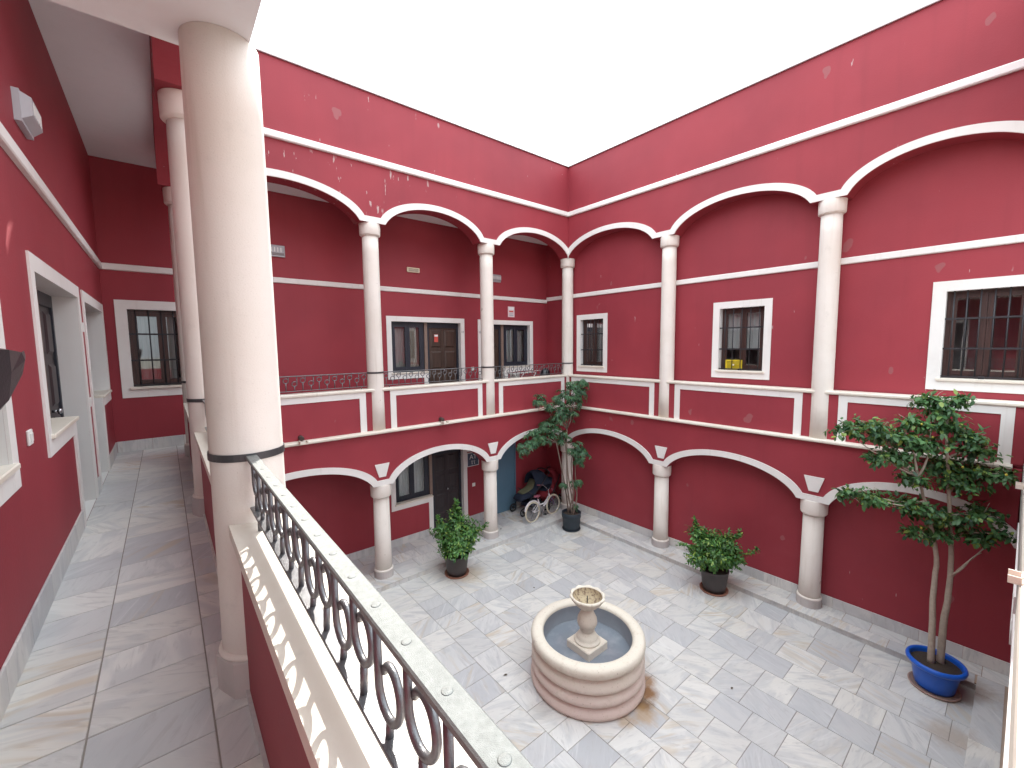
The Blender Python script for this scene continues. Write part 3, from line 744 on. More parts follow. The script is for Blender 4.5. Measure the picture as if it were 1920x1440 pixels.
# --- fourth wing back wall (unseen, behind the camera; upper part left out to let skylight in)
b = MB(); b.box(-1.2, 8.5, -1.5, -1.31, -.1, 3.9); tag(b.build('gallery_wall', 'red_paint_smooth'), 'unseen red back wall behind the camera, cut low for skylight', 'wall')
b = MB(); b.box(-1.15, -.86, -1.3, 8.9, -.1, 2.6); tag(b.build('gallery_wall', 'red_paint_smooth'), 'plain red ground-floor wall below the foreground gallery', 'wall')

# ------------------------------------------------------------------ columns
def upper_column(name, label, x, y, zf, capital=True, top=6.78, strap=None, plinth=True):
    T = thing('column', label, 'column', (x, y, zf), 'cream stone columns of the courtyard')
    r = .148; zt = top-.21 if capital else top
    b = MB(); b.lathe([(r+.004, zf), (r, zf+.5), (r-.004, zt-.3), (r-.006, zt)], x, y, 40); b.build('shaft', 'column_stone', T)
    if capital:
        b = MB(); b.lathe([(r-.004, zt-.012), (r+.006, zt-.010), (r+.030, zt+.010), (r+.0305, zt+.0105), (r+.033, zt+.014), (r+.0335, zt+.015), (r+.039, top-.003), (r+.0385, top-.002)], x, y, 40); b.build('capital', 'column_stone', T)
    if plinth:
        b = MB(); b.lathe([(r+.028, zf+.001), (r+.028, zf+.165), (r+.020, zf+.172)], x, y, 8, smooth=False); b.build('plinth', 'plinth_stone', T)
        b = MB(); b.lathe([(r+.016, zf+.1725), (r+.018, zf+.18), (r+.012, zf+.193), (r+.002, zf+.197)], x, y, 32); b.build('collar', 'column_stone', T)
    if strap:
        b = MB(); b.lathe([(r+.0005, strap-.016), (r+.005, strap-.016), (r+.005, strap+.016), (r+.0005, strap+.016)], x, y, 40, False, False, smooth=False); b.build('strap', 'strap_iron', T)
    return T
def lower_column(label, x, y):
    z0 = Z_STEP; T = thing('column', label, 'column', (x, y, z0), 'cream stone columns of the courtyard'); r = .155; top = 1.95
    b = MB(); b.lathe([(r+.006, z0+.1), (r, z0+.5), (r-.006, top-.25)], x, y, 36); b.build('shaft', 'column_stone', T)
    b = MB(); b.lathe([(r-.004, top-.262), (r+.008, top-.26), (r+.033, top-.232), (r+.0335, top-.231), (r+.036, top-.226), (r+.0362, top-.225), (r+.041, top-.003), (r+.0405, top-.002)], x, y, 36); b.build('capital', 'column_stone', T)
    b = MB(); b.lathe([(r+.029, z0+.001), (r+.029, z0+.14)], x, y, 26, smooth=False); b.build('plinth', 'plinth_stone', T)
    b = MB(); b.lathe([(r+.026, z0+.1405), (r+.027, z0+.150), (r+.020, z0+.163), (r+.0065, z0+.168)], x, y, 36); b.build('collar', 'column_stone', T)
    return T
SZ = 4.085
for (a, c) in ((-.05, 2.14), (2.43, 4.79), (5.1, 7.6)):
    b = MB(MO); b.box(a, c, .2305, .244, Z_GAL+.001, Z_GAL+.035); b.build('skirting', 'marble_skirting', ours)
upper_column('column', 'thick cream column in the foreground without capital, dark strap at the handrail', .07, 2.28, Z_GAL, False, 5.849, SZ)
upper_column('column', 'gallery column with capital showing just left behind the foreground column', .088, 4.94, Z_GAL, True, 6.779, SZ)
upper_column('column', 'farthest column of the left corridor, in front of the barred end window', .12, 7.75, Z_GAL, True, 6.779, SZ)
upper_column('column', 'upper gallery column standing left of door 11', COL_F[0], 7.75, 3.005, True, 6.779, SZ, False)
upper_column('column', 'upper gallery column standing between doors 11 and 12', COL_F[1], 7.75, 3.005, True, 6.779, SZ, False)
upper_column('column', 'upper column in the inner corner of the courtyard, behind the feathery tree', 8.085, 7.75, 3.005, True, 6.779, SZ, False)
upper_column('column', 'upper column on the right front between the small and the middle barred windows', 8.09, COL_R[1], 3.005, True, 6.779, None, False)
upper_column('column', 'tall upper column on the right front left of the largest barred window', 8.09, COL_R[0], 3.005, True, 6.779, None, False)
lower_column('ground-floor column left of the dark door, beside the rail', COL_F[0]+.02, 7.75)
lower_column('ground-floor column between the AT plaque and the blue door', COL_F[1]+.02, 7.75)
lower_column('ground-floor column in the corner beside the bicycle', 8.085, 7.75)
lower_column('ground-floor column left of the low bush on the right side', 8.09, COL_R[1]+.06)
lower_column('ground-floor column between the low bush and the blue pot', 8.09, COL_R[0]+.02)

# ------------------------------------------------------------------ railings
def baluster(M, s, t, z0, z1, zr, r, rr, n=8, seg=20, parent=None, side=1, el=1.0):
    """pigtail bar: stem from the handrail, full ring, second stem from the ring down to the bottom rail"""
    pts = [(s, t, z1)]; cs = s-side*rr
    pts.append((s, t, zr+.002))
    for k in range(1, seg+1):
        a = -1.86*math.pi*k/seg; pts.append((cs+side*rr*math.cos(a), t-.010*(k/seg), zr+rr*el*math.sin(a)))
    b = MB(M); b.tube(pts, r, n)
    b.tube([(cs, t-.003, zr-rr*el), (cs, t, z0)], r, n)
    return b.build('baluster', 'rail_steel', parent)
def railing(label, M, s0, s1, t, pitch, z_low, near, group):
    T = thing('railing', label, 'railing', M(s0, t, Z_CAP), group)
    hw = .022
    b = MB(M); b.bbox(s0, s1, t-hw, t+hw, SZ-.008, SZ+.008, .003); hr = b.build('handrail', 'rail_top' if near else 'rail_steel', T)
    b = MB(M); b.bbox(s0+.01, s1-.01, t-.018, t+.018, z_low, z_low+.010, .002); b.build('bottom_rail', 'rail_steel', T)
    n = int((s1-s0)/pitch); 
    for k in range(n):
        s = s0+(k+.75)*pitch*(s1-s0)/(n*pitch); hi = (k % 4) in (0, 1)
        if not near: hi = k % 2 == 0
        zr = 4.012 if hi else 3.957
        if near: zr = (3.978, 3.942)[k % 2]
        if k == 0 and near is False or True: pass
        baluster(M, s, t, z_low+.005, SZ-.004, zr, .0078 if near else .0075, .041 if near else .040, 10 if near else 6, 24 if near else 14, T, 1, 1.15 if near else 1.0)
        if near:
            b = MB(M); cx, cy = s, t
            prof = [(.0085, SZ+.0081), (.0075, SZ+.0087), (.005, SZ+.0092), (.002, SZ+.0094)]
            b.lathe(prof, cx, cy, 14); b.build('rivet', 'rail_top', hr)
    for s in (s0+.12, s1-.12):
        b = MB(M); b.tube([(s, t, Z_CAP-.001), (s, t, z_low+.002)], .008, 8); b.build('foot', 'rail_steel', T)
    return T
GR = 'wrought-iron railings with curled balusters'
railing('grey steel railing with curled bars and broad sunlit handrail in the foreground', MO, -.25, 2.135, .165, .125, 3.855, True, GR)
railing('iron railing of the near gallery behind the foreground column', MO, 2.43, 4.79, .165, .128, 3.83, False, GR)
railing('short-seen iron railing at the far end of the left corridor', MO, 5.09, 7.58, .165, .128, 3.83, False, GR)
railing('iron railing in front of the blank red wall, left of the door 11 column', MF, .23, COL_F[0]-.15, .15, .128, 3.83, False, GR)
railing('iron railing in front of door 11', MF, COL_F[0]+.15, COL_F[1]-.15, .15, .128, 3.83, False, GR)
railing('corner iron railing nearest the umbrella tree, clothes rack and bag behind it', MF, COL_F[1]+.15, 7.93, .15, .128, 3.83, False, GR)

# ------------------------------------------------------------------ wall fixtures
def lamp(label, M, s, z, w=.20, h=.13):
    T = thing('emergency_light', label, 'lamp', M(s, 0, z), 'bulkhead emergency lights')
    b = MB(M); b.prism([(s-w, z-h*.55), (s+w, z-h*.55), (s+w*1.0, z+h), (s-w*1.0, z+h)], -.035, -.0005); b.build('housing', 'lamp_grey', T)
    b = MB(M); A = [(s-w*.96, -.0352, z-h*.4), (s+w*.96, -.0352, z-h*.4), (s+w*.96, -.0352, z+h*.92), (s-w*.96, -.0352, z+h*.92)]
    B = [(s-w*.86, -.085, z-h*.1), (s+w*.86, -.085, z-h*.1), (s+w*.86, -.085, z+h*.75), (s-w*.86, -.085, z+h*.75)]
    P = [b.P(*q) for q in A]; Q = [b.P(*q) for q in B]
    for k in range(4): b.face(P[k], P[(k+1) % 4], Q[(k+1) % 4], Q[k])
    b.face(*Q); b.build('cover', 'lamp_grey', T)
    for k in range(6):
        q = s-w*.62+k*w*.25; b = MB(M); b.box(q-.008, q+.008, -.0885, -.0852, z+h*.02, z+h*.62); b.build('diffuser', 'fixture_white', T)
    return T
lamp('grey emergency light high on the shaded wall beside the foreground column', MBK, 1.42, 6.27)
lamp('grey emergency light above door 12, right of the slim column', MBK, 6.42, 6.24, .17, .12)
lamp('white angular wall lamp high on the left corridor wall', MLE, 4.42, 6.12, .17, .13)
b = MB(MBK); b.bbox(4.01, 4.31, -.035, -.0005, 6.185, 6.29, .01)
T = tag(b.build('wall_vent', 'plastic_cream'), 'small cream rectangular vent plate high above door 11', 'vent plate')
for k in range(3): b = MB(MBK); b.box(4.04, 4.28, -.038, -.0352, 6.21+k*.022, 6.218+k*.022); b.build('slot', 'drain_brown', T)
b = MB(MLE); b.tube([(3.42, -.0005, 6.07), (3.42, -.07, 6.07)], .028, 14); tag(b.build('pipe_stub', 'plastic_cream'), 'short cream pipe stub above the moulding at the left edge', 'pipe')
b = MB(MBK); b.box(6.84, 7.06, -.006, -.0005, 5.31, 5.585)
T = tag(b.build('poster', 'print_pink'), 'small pale printed notice on the wall above door 12', 'notice')
for (a, c, d, e) in ((6.865, 7.035, 5.50, 5.565), (6.88, 7.02, 5.44, 5.475), (6.88, 7.02, 5.40, 5.425), (6.88, 7.02, 5.34, 5.38)):
    b = MB(MBK); b.box(a, c, -.0075, -.0062, d, e); b.build('print_block', 'print_white' if d > 5.49 else 'print_red' if d > 5.43 else 'lamp_grey', T)
def switch(label, M, s, z):
    b = MB(M); b.bbox(s-.045, s+.045, -.014, -.0005, z-.045, z+.045, .004); T = tag(b.build('light_switch', 'fixture_white'), label, 'switch', None)
    b = MB(M); b.bbox(s-.026, s+.026, -.019, -.0142, z-.026, z+.026, .002); b.build('rocker', 'fixture_white', T)
switch('white light switch on the left corridor wall below the sills', MLE, 3.70, 4.05)
switch('small white switch beside the dark ground-floor door', MBK, 5.66, 1.06)
switch('white switch on the wall between doors 11 and 12', MBK, 5.69, 4.0)
# AT plaque and number above it
b = MB(MBK); b.box(5.47, 5.82, -.02, -.0005, 1.55, 1.90)
T = tag(b.build('wall_plaque', 'print_white'), 'square blue plaque lettered AT beside the ground-floor door', 'sign')
b = MB(MBK); b.box(5.485, 5.805, -.022, -.0202, 1.565, 1.885); b.build('panel', 'sign_blue', T)
text_mesh('lettering', 'AT', .17, face_far(5.645, 1.785, BACK-.0225), 'print_white', T)
for x in (5.61, 5.68):
    b = MB(MBK); b.box(x-.006, x+.006, -.0242, -.0222, 1.60, 1.66); b.box(x+.0062, x+.022, -.0242, -.0222, 1.604, 1.614)
    b.tube([(x+.018*math.cos(q*.6283), -.0232, 1.675+.018*math.sin(q*.6283)) for q in range(10)], .004, 5, closed=True); b.build('key_symbol', 'print_white', T)
b = MB(MBK); b.box(5.47, 5.60, -.016, -.0005, 1.93, 2.06); T = tag(b.build('number_plate', 'fixture_white'), 'small white number plate above the AT plaque', 'sign')
text_mesh('number', '5', .1, face_far(5.535, 1.995, BACK-.0165), 'print_dark', T)
# blue-grey metal door beside the bicycle
T = thing('metal_door', 'plain blue-grey metal door in the wall behind the bicycle', 'door', (6.6, BACK, Z_STEP))
b = MB(MBK); b.bbox(6.16, 6.99, -.03, -.001, Z_STEP+.005, 2.05, .004); b.build('leaf', 'door_blue', T)
b = MB(MBK); b.box(6.12, 6.158, -.04, -.001, Z_STEP+.005, 2.09); b.box(6.992, 7.03, -.04, -.001, Z_STEP+.005, 2.09); b.box(6.158, 6.992, -.04, -.001, 2.052, 2.09); b.build('door_frame', 'door_blue', T)
b = MB(MBK); b.tube([(6.25, -.03, 1.1), (6.25, -.07, 1.1), (6.36, -.07, 1.1)], .009, 8); b.build('handle', 'chrome', T)
b = MB(MBK); b.box(7.03, 7.03, 0, 0, 0, 0)
# wooden hatch painted red at the end of the far gallery
b = MB(MNI); b.box(8.0, 8.55, -.012, -.0005, 3.9, 5.35); T = tag(b.build('cupboard_door', 'red_paint_smooth'), 'red-painted cupboard door on the end wall by door 12', 'door')
for z in (3.93, 4.42, 4.91):
    b = MB(MNI); b.box(8.04, 8.51, -.02, -.0122, z, z+.42); b.build('panel', 'red_paint_smooth', T)
# ------------------------------------------------------------------ fountain
FX, FY = 4.05, 3.60
F = thing('fountain', 'round stone fountain with ribbed basin and small scalloped bowl in the courtyard', 'fountain', (FX, FY, 0))
pf = [(.70, .0), (.735, .002), (.738, .012), (.768, .022), (.777, .04), (.775, .07), (.75, .125), (.712, .150), (.708, .158), (.74, .17), (.765, .20), (.768, .235), (.745, .285), (.708, .315), (.704, .323), (.735, .335), (.762, .365), (.764, .40), (.74, .455), (.702, .49), (.700, .50), (.715, .525), (.742, .535), (.765, .56), (.772, .60), (.765, .64), (.74, .664), (.70, .672), (.65, .67), (.615, .657), (.60, .63), (.60, .60)]
b = MB(); b.lathe(pf, FX, FY, 72, True, False); b.build('basin', 'fountain_stone', F)
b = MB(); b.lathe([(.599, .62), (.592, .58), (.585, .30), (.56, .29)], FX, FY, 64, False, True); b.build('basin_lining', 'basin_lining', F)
b = MB(); b.lathe([(.01, .405), (.586, .405)], FX, FY, 48, False, False); b.build('water', 'water', F, fix=False)
b = MB(); b.bbox(FX-.20, FX+.20, FY-.20, FY+.20, .30, .515, .012); b.build('pedestal_base', 'fountain_stone', F)
pf = [(.175, .516), (.18, .53), (.17, .545), (.15, .55), (.145, .575), (.125, .61), (.085, .645), (.082, .66), (.098, .67), (.1, .685), (.098, .70), (.118, .73), (.137, .78), (.130, .84), (.102, .90), (.078, .95), (.072, .99), (.085, 1.0), (.09, 1.02)]
b = MB(); b.lathe(pf, FX, FY, 40); b.build('pedestal', 'fountain_stone', F)
b = MB(); n = 80; prof = [(.085, 1.0), (.14, 1.02), (.185, 1.07), (.222, 1.125), (.236, 1.15), (.228, 1.168), (.207, 1.165), (.20, 1.15)]; rings = []
for i, (r, z) in enumerate(prof):
    k = (0, .2, .8, 1.4, 1.4, 1, .2, 0)[i]
    rings.append([b.P(FX+r*(1+.075*k*(abs(math.cos(10*math.pi*j*2/n/2))**.6-.6))*math.cos(2*math.pi*j/n), FY+r*(1+.075*k*(abs(math.cos(10*math.pi*j*2/n/2))**.6-.6))*math.sin(2*math.pi*j/n), z+.006*k*math.cos(20*math.pi*j/n)) for j in range(n)])
for p, q in zip(rings, rings[1:]):
    for j in range(n): b.face(p[j], p[(j+1) % n], q[(j+1) % n], q[j], smooth=True)
b.face(*reversed(rings[0])); b.build('bowl', 'fountain_stone', F)
b = MB(); b.lathe([(.2, 1.15), (.19, 1.11), (.16, 1.06), (.10, 1.03), (.01, 1.022)], FX, FY, 40, False, False); b.build('bowl_lining', 'bowl_dirt_shade', F)
b = MB(); b.tube([(FX, FY, 1.055), (FX, FY, 1.15)], .007, 8); b.build('nozzle', 'iron_dark', F)

# ------------------------------------------------------------------ plants
def leaf_at(b, p, d, nrm, L, W, curl=.12):
    d = d.normalized(); s = d.cross(nrm)
    if s.length < 1e-4: s = d.orthogonal()
    s.normalize(); n = s.cross(d).normalized()
    def q(u, v, w): x = p+d*(u*L)+s*(v*W)+n*(w*L); return b.P(x.x, x.y, x.z)
    a = q(0, 0, 0); l1 = q(.28, .42, .05); r1 = q(.28, -.42, .05); m1 = q(.3, 0, -.01); l2 = q(.66, .38, .02-curl*.4); r2 = q(.66, -.38, .02-curl*.4); m2 = q(.66, 0, -.04-curl*.4); e = q(1, 0, -.02-curl)
    for f in ((a, m1, l1), (a, r1, m1), (m1, m2, l2, l1), (r1, r2, m2, m1), (m2, e, l2), (r2, e, m2)): b.face(*f, smooth=True)
def rnd_dir(rg, zmin=-1):
    while True:
        v = Vector((rg.uniform(-1, 1), rg.uniform(-1, 1), rg.uniform(zmin, 1)))
        if .05 < v.length < 1: return v.normalized()
def curve_pts(p, q, rg, n=7, bend=.12, sag=0):
    p, q = Vector(p), Vector(q); L = (q-p).length; o = rnd_dir(rg)*bend*L; o2 = rnd_dir(rg)*bend*L*.5
    return [p.lerp(q, t)+o*math.sin(math.pi*t)+o2*math.sin(2*math.pi*t)+Vector((0, 0, sag*math.sin(math.pi*t))) for t in [k/n for k in range(n+1)]]
def pot(name, label, x, y, prof, mat, sau, saumat, saulabel, soilr, soilz, sq=None):
    z0 = .0
    b = MB(); b.origin = (x, y, 0); r, h = sau
    b.lathe([(r*.9, .003), (r, .008), (r+.012, h), (r+.004, h+.004), (r-.006, h-.002), (r-.012, .014), (.02, .014)], x, y, 36, True, True, sq=sq)
    tag(b.build('saucer', saumat), saulabel, 'saucer', 'saucers under the plant pots')
    T = thing('plant_pot', label, 'plant pot', (x, y, .015), 'plant pots in the courtyard')
    b = MB(); b.lathe([(q, z+.016) for q, z in prof], x, y, 40, True, False, sq=sq); b.build('pot_body', mat, T)
    b = MB(); n = 30; b.lathe([(.01, soilz+.03), (soilr*.6, soilz+.02), (soilr, soilz)], x, y, n, False, False, sq=sq); b.build('soil', 'soil', T, fix=False)
    return T
def bush(label, x, y, z0, blobs, sprigs, seed, nl, L):
    rg = random.Random(seed); T = thing('potted_bush', label, 'bush', (x, y, z0), 'weeping fig bushes in pots')
    b = MB()
    for (bx, by, bz, r, rz, wgt) in blobs:
        for k in range(3):
            b = MB(); b.tube(curve_pts((x+rg.uniform(-.06, .06), y+rg.uniform(-.06, .06), z0), (bx+rg.uniform(-.1, .1)*r, by+rg.uniform(-.1, .1)*r, bz), rg, 6, .1), .010, 6, r1=.004)
            b.build('stem', 'bark_brown', T)
    b = MB(); tw = sum(q[5] for q in blobs)
    for (bx, by, bz, r, rz, wgt) in blobs:
        c = Vector((bx, by, bz)); m = int(nl*wgt/tw); r *= 1.16; rz *= 1.1
        sprays = max(6, m//9)
        for k in range(sprays):
            d = rnd_dir(rg, -.75); f = rg.uniform(.3, 1.12)**.6
            tip = c+Vector((d.x*r, d.y*r, d.z*rz))*f
            dirn = (d+Vector((0, 0, rg.uniform(-.5, .55)))).normalized()
            for j in range(9):
                p = tip-dirn*(j*.022)+rnd_dir(rg)*.02
                ld = (dirn*.6+rnd_dir(rg)*.75+Vector((0, 0, -.35))).normalized()
                nn = (Vector((0, 0, 1))+d*.7+rnd_dir(rg)*.45).normalized()
                leaf_at(b, p, ld, nn, L*rg.uniform(.7, 1.25), L*rg.uniform(.42, .58), rg.uniform(.05, .3))
    for (p, q, r) in sprigs:
        pts = curve_pts(p, q, rg, 12, .06)
        for v in pts[3:]:
            for j in range(7):
                ld = ((Vector(q)-Vector(p)).normalized()*.5+rnd_dir(rg)*.8+Vector((0, 0, -.3))).normalized()
                leaf_at(b, v+rnd_dir(rg)*r*rg.random(), ld, (Vector((0, 0, 1))+rnd_dir(rg)*.5).normalized(), L*rg.uniform(.7, 1.15), L*rg.uniform(.42, .58), .15)
    b.build('foliage', 'leaf_fig', T, fix=False)['kind'] = 'stuff'
    return T
# brown pots with weeping figs
pf = [(.17, .0), (.19, .01), (.205, .1), (.235, .36), (.245, .365), (.247, .40), (.235, .405), (.225, .39), (.22, .33)]
pot('a', 'brown plastic pot by the ground-floor door, holding a bush', 4.08, 7.02, pf, 'pot_brown', (.235, .035), 'terracotta', 'terracotta saucer under the brown pot by the ground-floor door', .222, .36)
bush('dense green fig bush with pointed top in front of the ground-floor door', 4.08, 7.02, .36,
     [(4.08, 7.0, .72, .34, .30, 3.2), (4.12, 7.05, 1.0, .24, .26, 1.6), (4.13, 7.08, 1.24, .12, .2, .6), (3.87, 7.18, .92, .20, .24, 1.0), (4.34, 6.86, .86, .20, .22, 1.0), (4.0, 6.88, .62, .28, .2, 1.5), (4.22, 7.06, .62, .28, .2, 1.3)],
     [((3.95, 7.1, .7), (3.70, 7.36, .84), .05), ((4.3, 6.9, .75), (4.56, 6.68, 1.02), .05), ((4.12, 7.05, 1.2), (4.16, 7.12, 1.46), .04), ((3.9, 7.2, .9), (3.84, 7.3, 1.18), .04)], 11, 6200, .068)
pot('a', 'brown plastic pot with a bush in front of the right niche wall', 7.42, 3.42, pf, 'pot_brown', (.235, .035), 'terracotta', 'terracotta saucer under the brown pot on the right side', .222, .36)
bush('spreading green fig bush with reddish tips in front of the right niche wall', 7.42, 3.42, .36,
     [(7.42, 3.42, .68, .36, .26, 3.0), (7.38, 3.52, .92, .27, .22, 1.6), (7.28, 3.68, 1.02, .17, .2, .8), (7.55, 3.28, .92, .2, .2, 1.0), (7.2, 3.6, .66, .22, .2, 1.1), (7.6, 3.22, .66, .22, .2, 1.2)],
     [((7.25, 3.6, .75), (6.98, 3.88, .86), .05), ((7.6, 3.2, .6), (7.86, 2.88, .86), .05), ((7.3, 3.66, 1.05), (7.24, 3.74, 1.3), .04), ((7.6, 3.25, .95), (7.72, 3.12, 1.12), .04)], 12, 6200, .066)
# slate pot with schefflera
pf = [(.16, .0), (.19, .008), (.20, .03), (.215, .16), (.222, .30), (.235, .31), (.238, .42), (.228, .43), (.215, .415), (.21, .36)]
pot('a', 'dark slate-blue pot in the courtyard corner beside the bicycle', 7.36, 6.93, pf, 'pot_slate', (.215, .035), 'pot_slate', 'dark saucer under the slate-blue pot in the corner', .21, .38)
def schefflera():
    rg = random.Random(21); T = thing('umbrella_tree', 'tall feathery umbrella tree with bare stems and hand-shaped leaves in the corner', 'tree', (7.36, 6.93, .38))
    cl = [((6.60, 7.25, 3.27), .21, 11), ((6.92, 7.28, 3.08), .16, 7), ((7.30, 7.2, 3.25), .28, 20), ((7.58, 7.05, 3.50), .27, 20), ((7.70, 6.85, 3.62), .16, 8), ((7.62, 7.0, 3.20), .27, 18), ((7.38, 7.12, 2.86), .28, 20), ((7.15, 7.2, 2.68), .25, 15),
          ((6.80, 7.25, 2.62), .24, 13), ((6.12, 7.22, 2.22), .26, 15), ((6.36, 7.2, 2.40), .25, 14), ((6.62, 7.22, 2.34), .26, 14), ((7.02, 7.2, 2.40), .25, 13), ((7.28, 7.15, 2.30), .22, 10), ((7.50, 6.98, 2.02), .25, 14), ((7.62, 6.86, 1.88), .24, 14), ((7.55, 6.9, 1.68), .17, 8),
          ((7.22, 7.08, 1.12), .12, 4), ((7.50, 6.9, 1.16), .15, 6), ((7.45, 6.88, .56), .09, 4), ((7.15, 7.15, 3.0), .22, 11), ((7.68, 6.9, 3.42), .2, 9)]
    b = MB(); base = Vector((7.36, 6.93, .36)); forks = []
    for k, (fx, fy, fz) in enumerate([(7.05, 7.15, 2.2), (7.22, 7.05, 2.3), (7.48, 6.95, 2.0), (7.62, 6.88, 1.9), (7.32, 7.05, 2.5)]):
        s = base+Vector((rg.uniform(-.09, .09), rg.uniform(-.09, .09), 0)); pts = curve_pts(s, (fx, fy, fz), rg, 12, .08)
        b = MB(); b.tube(pts, .019, 8, r1=.013); forks.append(Vector((fx, fy, fz))); b.build('trunk', 'bark_brown', T)
    b = MB()
    for c, r, n in cl:
        c = Vector(c)
        if c.z < 1.3: f = base+Vector((rg.uniform(-.05, .05), 0, 0))
        else: f = min(forks, key=lambda q: (q-c).length+max(0, q.z-c.z)*2)
        b = MB(); b.tube(curve_pts(f, c, rg, 6, .12), .011, 6, r1=.005); b.build('branch', 'bark_brown', T)
    b = MB()
    for c, r, n in cl:
        c = Vector(c)
        for k in range(int(n*1.8)):
            d = rnd_dir(rg, -.5); hub = c+d*r*rg.uniform(.35, 1.0)
            up_ = (Vector((0, 0, 1))*.8+d*.8+rnd_dir(rg)*.3).normalized(); x = up_.orthogonal().normalized(); y = up_.cross(x)
            m = rg.choice((7, 8, 8, 9)); ph = rg.random()*6
            for j in range(m):
                a = ph+2*math.pi*j/m; ld = (x*math.cos(a)+y*math.sin(a)-up_*rg.uniform(.05, .55)).normalized()
                leaf_at(b, hub, ld, up_, rg.uniform(.09, .135), rg.uniform(.026, .036), .25)
    b.build('crown', 'leaf_schefflera', T, fix=False)['kind'] = 'stuff'
schefflera()
# blue pot with the broad-leaved tree
BX, BY = 7.38, .50
pf = [(.17, .0), (.19, .012), (.20, .05), (.238, .27), (.245, .305), (.278, .312), (.293, .328), (.296, .35), (.288, .372), (.272, .38), (.255, .372), (.25, .35), (.246, .30)]
pot('a', 'large glossy blue pot with rolled rim in the right corner', BX, BY, pf, 'pot_blue', (.245, .03), 'saucer_pink', 'pinkish clay saucer under the blue pot', .249, .325)
def bluetree():
    rg = random.Random(33); T = thing('potted_tree', 'broad-leaved tree with two pale trunks growing in the blue pot', 'tree', (BX, BY, .39))
    tr1 = [(BX-.03, BY+.04, .31), (BX-.02, BY+.06, .8), (BX+.02, BY+.08, 1.3), (BX+.06, BY+.08, 1.75), (BX+.04, BY+.16, 2.2), (BX-.02, BY+.24, 2.55), (BX-.08, BY+.3, 2.8)]
    tr2 = [(BX+.06, BY-.04, .31), (BX+.13, BY-.03, .85), (BX+.17, BY-.05, 1.25), (BX+.20, BY-.04, 1.75), (BX+.19, BY, 2.3), (BX+.17, BY+.05, 2.9), (BX+.16, BY+.1, 3.45)]
    def dense(p):
        out = []; P = [Vector(q) for q in p]
        for i in range(len(P)-1):
            for k in range(4):
                t_ = k/4; a, b_, c, d = P[max(i-1, 0)], P[i], P[i+1], P[min(i+2, len(P)-1)]
                out.append(.5*((2*b_)+(c-a)*t_+(2*a-5*b_+4*c-d)*t_*t_+(3*b_-a-3*c+d)*t_**3)+rnd_dir(rg)*.004)
        return out+[P[-1]]
    D1, D2 = dense(tr1), dense(tr2)
    for D, r in ((D1, .040), (D2, .042)):
        b = MB(); b.tube(D, r, 10, r1=.013); b.build('trunk', 'bark_pale', T)
    cl = [((7.56, .76, 3.78), .20, 1), ((7.60, .66, 3.66), .24, 1.4), ((7.66, .50, 3.80), .15, .6), ((7.36, .90, 3.48), .20, 1), ((7.62, .6, 3.46), .22, 1.2), ((6.90, 1.28, 3.46), .22, 1), ((6.70, 1.44, 3.40), .20, .8), ((7.02, 1.16, 3.34), .22, 1.1), ((7.27, .95, 3.28), .24, 1.4), ((7.48, .76, 3.20), .24, 1.4),
          ((7.66, .40, 3.36), .20, 1), ((7.66, .30, 3.18), .20, 1), ((7.62, .60, 2.92), .25, 1.5), ((7.17, 1.01, 3.05), .22, 1.1), ((6.95, 1.19, 3.04), .16, .6), ((6.64, 1.38, 2.58), .16, .6), ((6.88, 1.17, 2.50), .19, .9), ((7.20, .90, 2.42), .22, 1.2), ((7.42, .70, 2.34), .22, 1.2),
          ((7.62, .44, 2.74), .24, 1.4), ((7.64, .25, 2.90), .22, 1.1), ((7.64, .08, 2.92), .15, .6), ((7.64, .46, 2.24), .24, 1.4), ((7.64, .25, 2.38), .22, 1.2), ((7.50, .60, 2.04), .20, 1), ((7.30, .78, 2.06), .14, .5), ((7.64, .27, 2.08), .18, .8), ((7.66, .08, 2.16), .14, .5), ((7.3, .85, 2.75), .2, 1)]
    b = MB()
    for c, r, w_ in cl:
        c = Vector(c); D = D1 if c.y > .68 else D2
        cand = [q for q in D[10:] if q.z < c.z-.05] or D[10:12]
        f = min(cand, key=lambda q: (q-c).length)
        b = MB(); b.tube(curve_pts(f, c, rg, 7, .1), .014, 7, r1=.005); o = b.build('branch', 'bark_pale', T)
        for k in range(3): b = MB(); b.tube(curve_pts(c, c+rnd_dir(rg, -.2)*r*.9, rg, 4, .1), .005, 5, r1=.002); b.build('twig', 'bark_pale', o)
    for q in (((7.55, .45, 1.45), (7.67, .12, 2.12)), ((7.56, .46, 1.5), (7.6, .2, 1.9))): b = MB(); b.tube(curve_pts(*q, rg, 8, .06), .014, 7, r1=.006); b.build('branch', 'bark_pale', T)
    b = MB(); lem = MB()
    for c, r, w_ in cl:
        c = Vector(c)
        for k in range(int(40*w_)):
            d = rnd_dir(rg, -.7); tip = c+Vector((d.x*r, d.y*r, d.z*r*.62))*rg.uniform(.3, 1.35)**.7
            dirn = (d+Vector((0, 0, -.25))+rnd_dir(rg)*.3).normalized()
            for j in range(6):
                p = tip-dirn*(j*.026)+rnd_dir(rg)*.015
                ld = (dirn*.5+rnd_dir(rg)*.8+Vector((0, 0, -.35))).normalized(); nn = (Vector((0, 0, 1))+d*.4+rnd_dir(rg)*.35).normalized()
                L = rg.uniform(.045, .10); leaf_at(b, p, ld, nn, L, L*rg.uniform(.52, .66), rg.uniform(.05, .25))
    b.build('crown', 'leaf_citrus', T, fix=False)['kind'] = 'stuff'
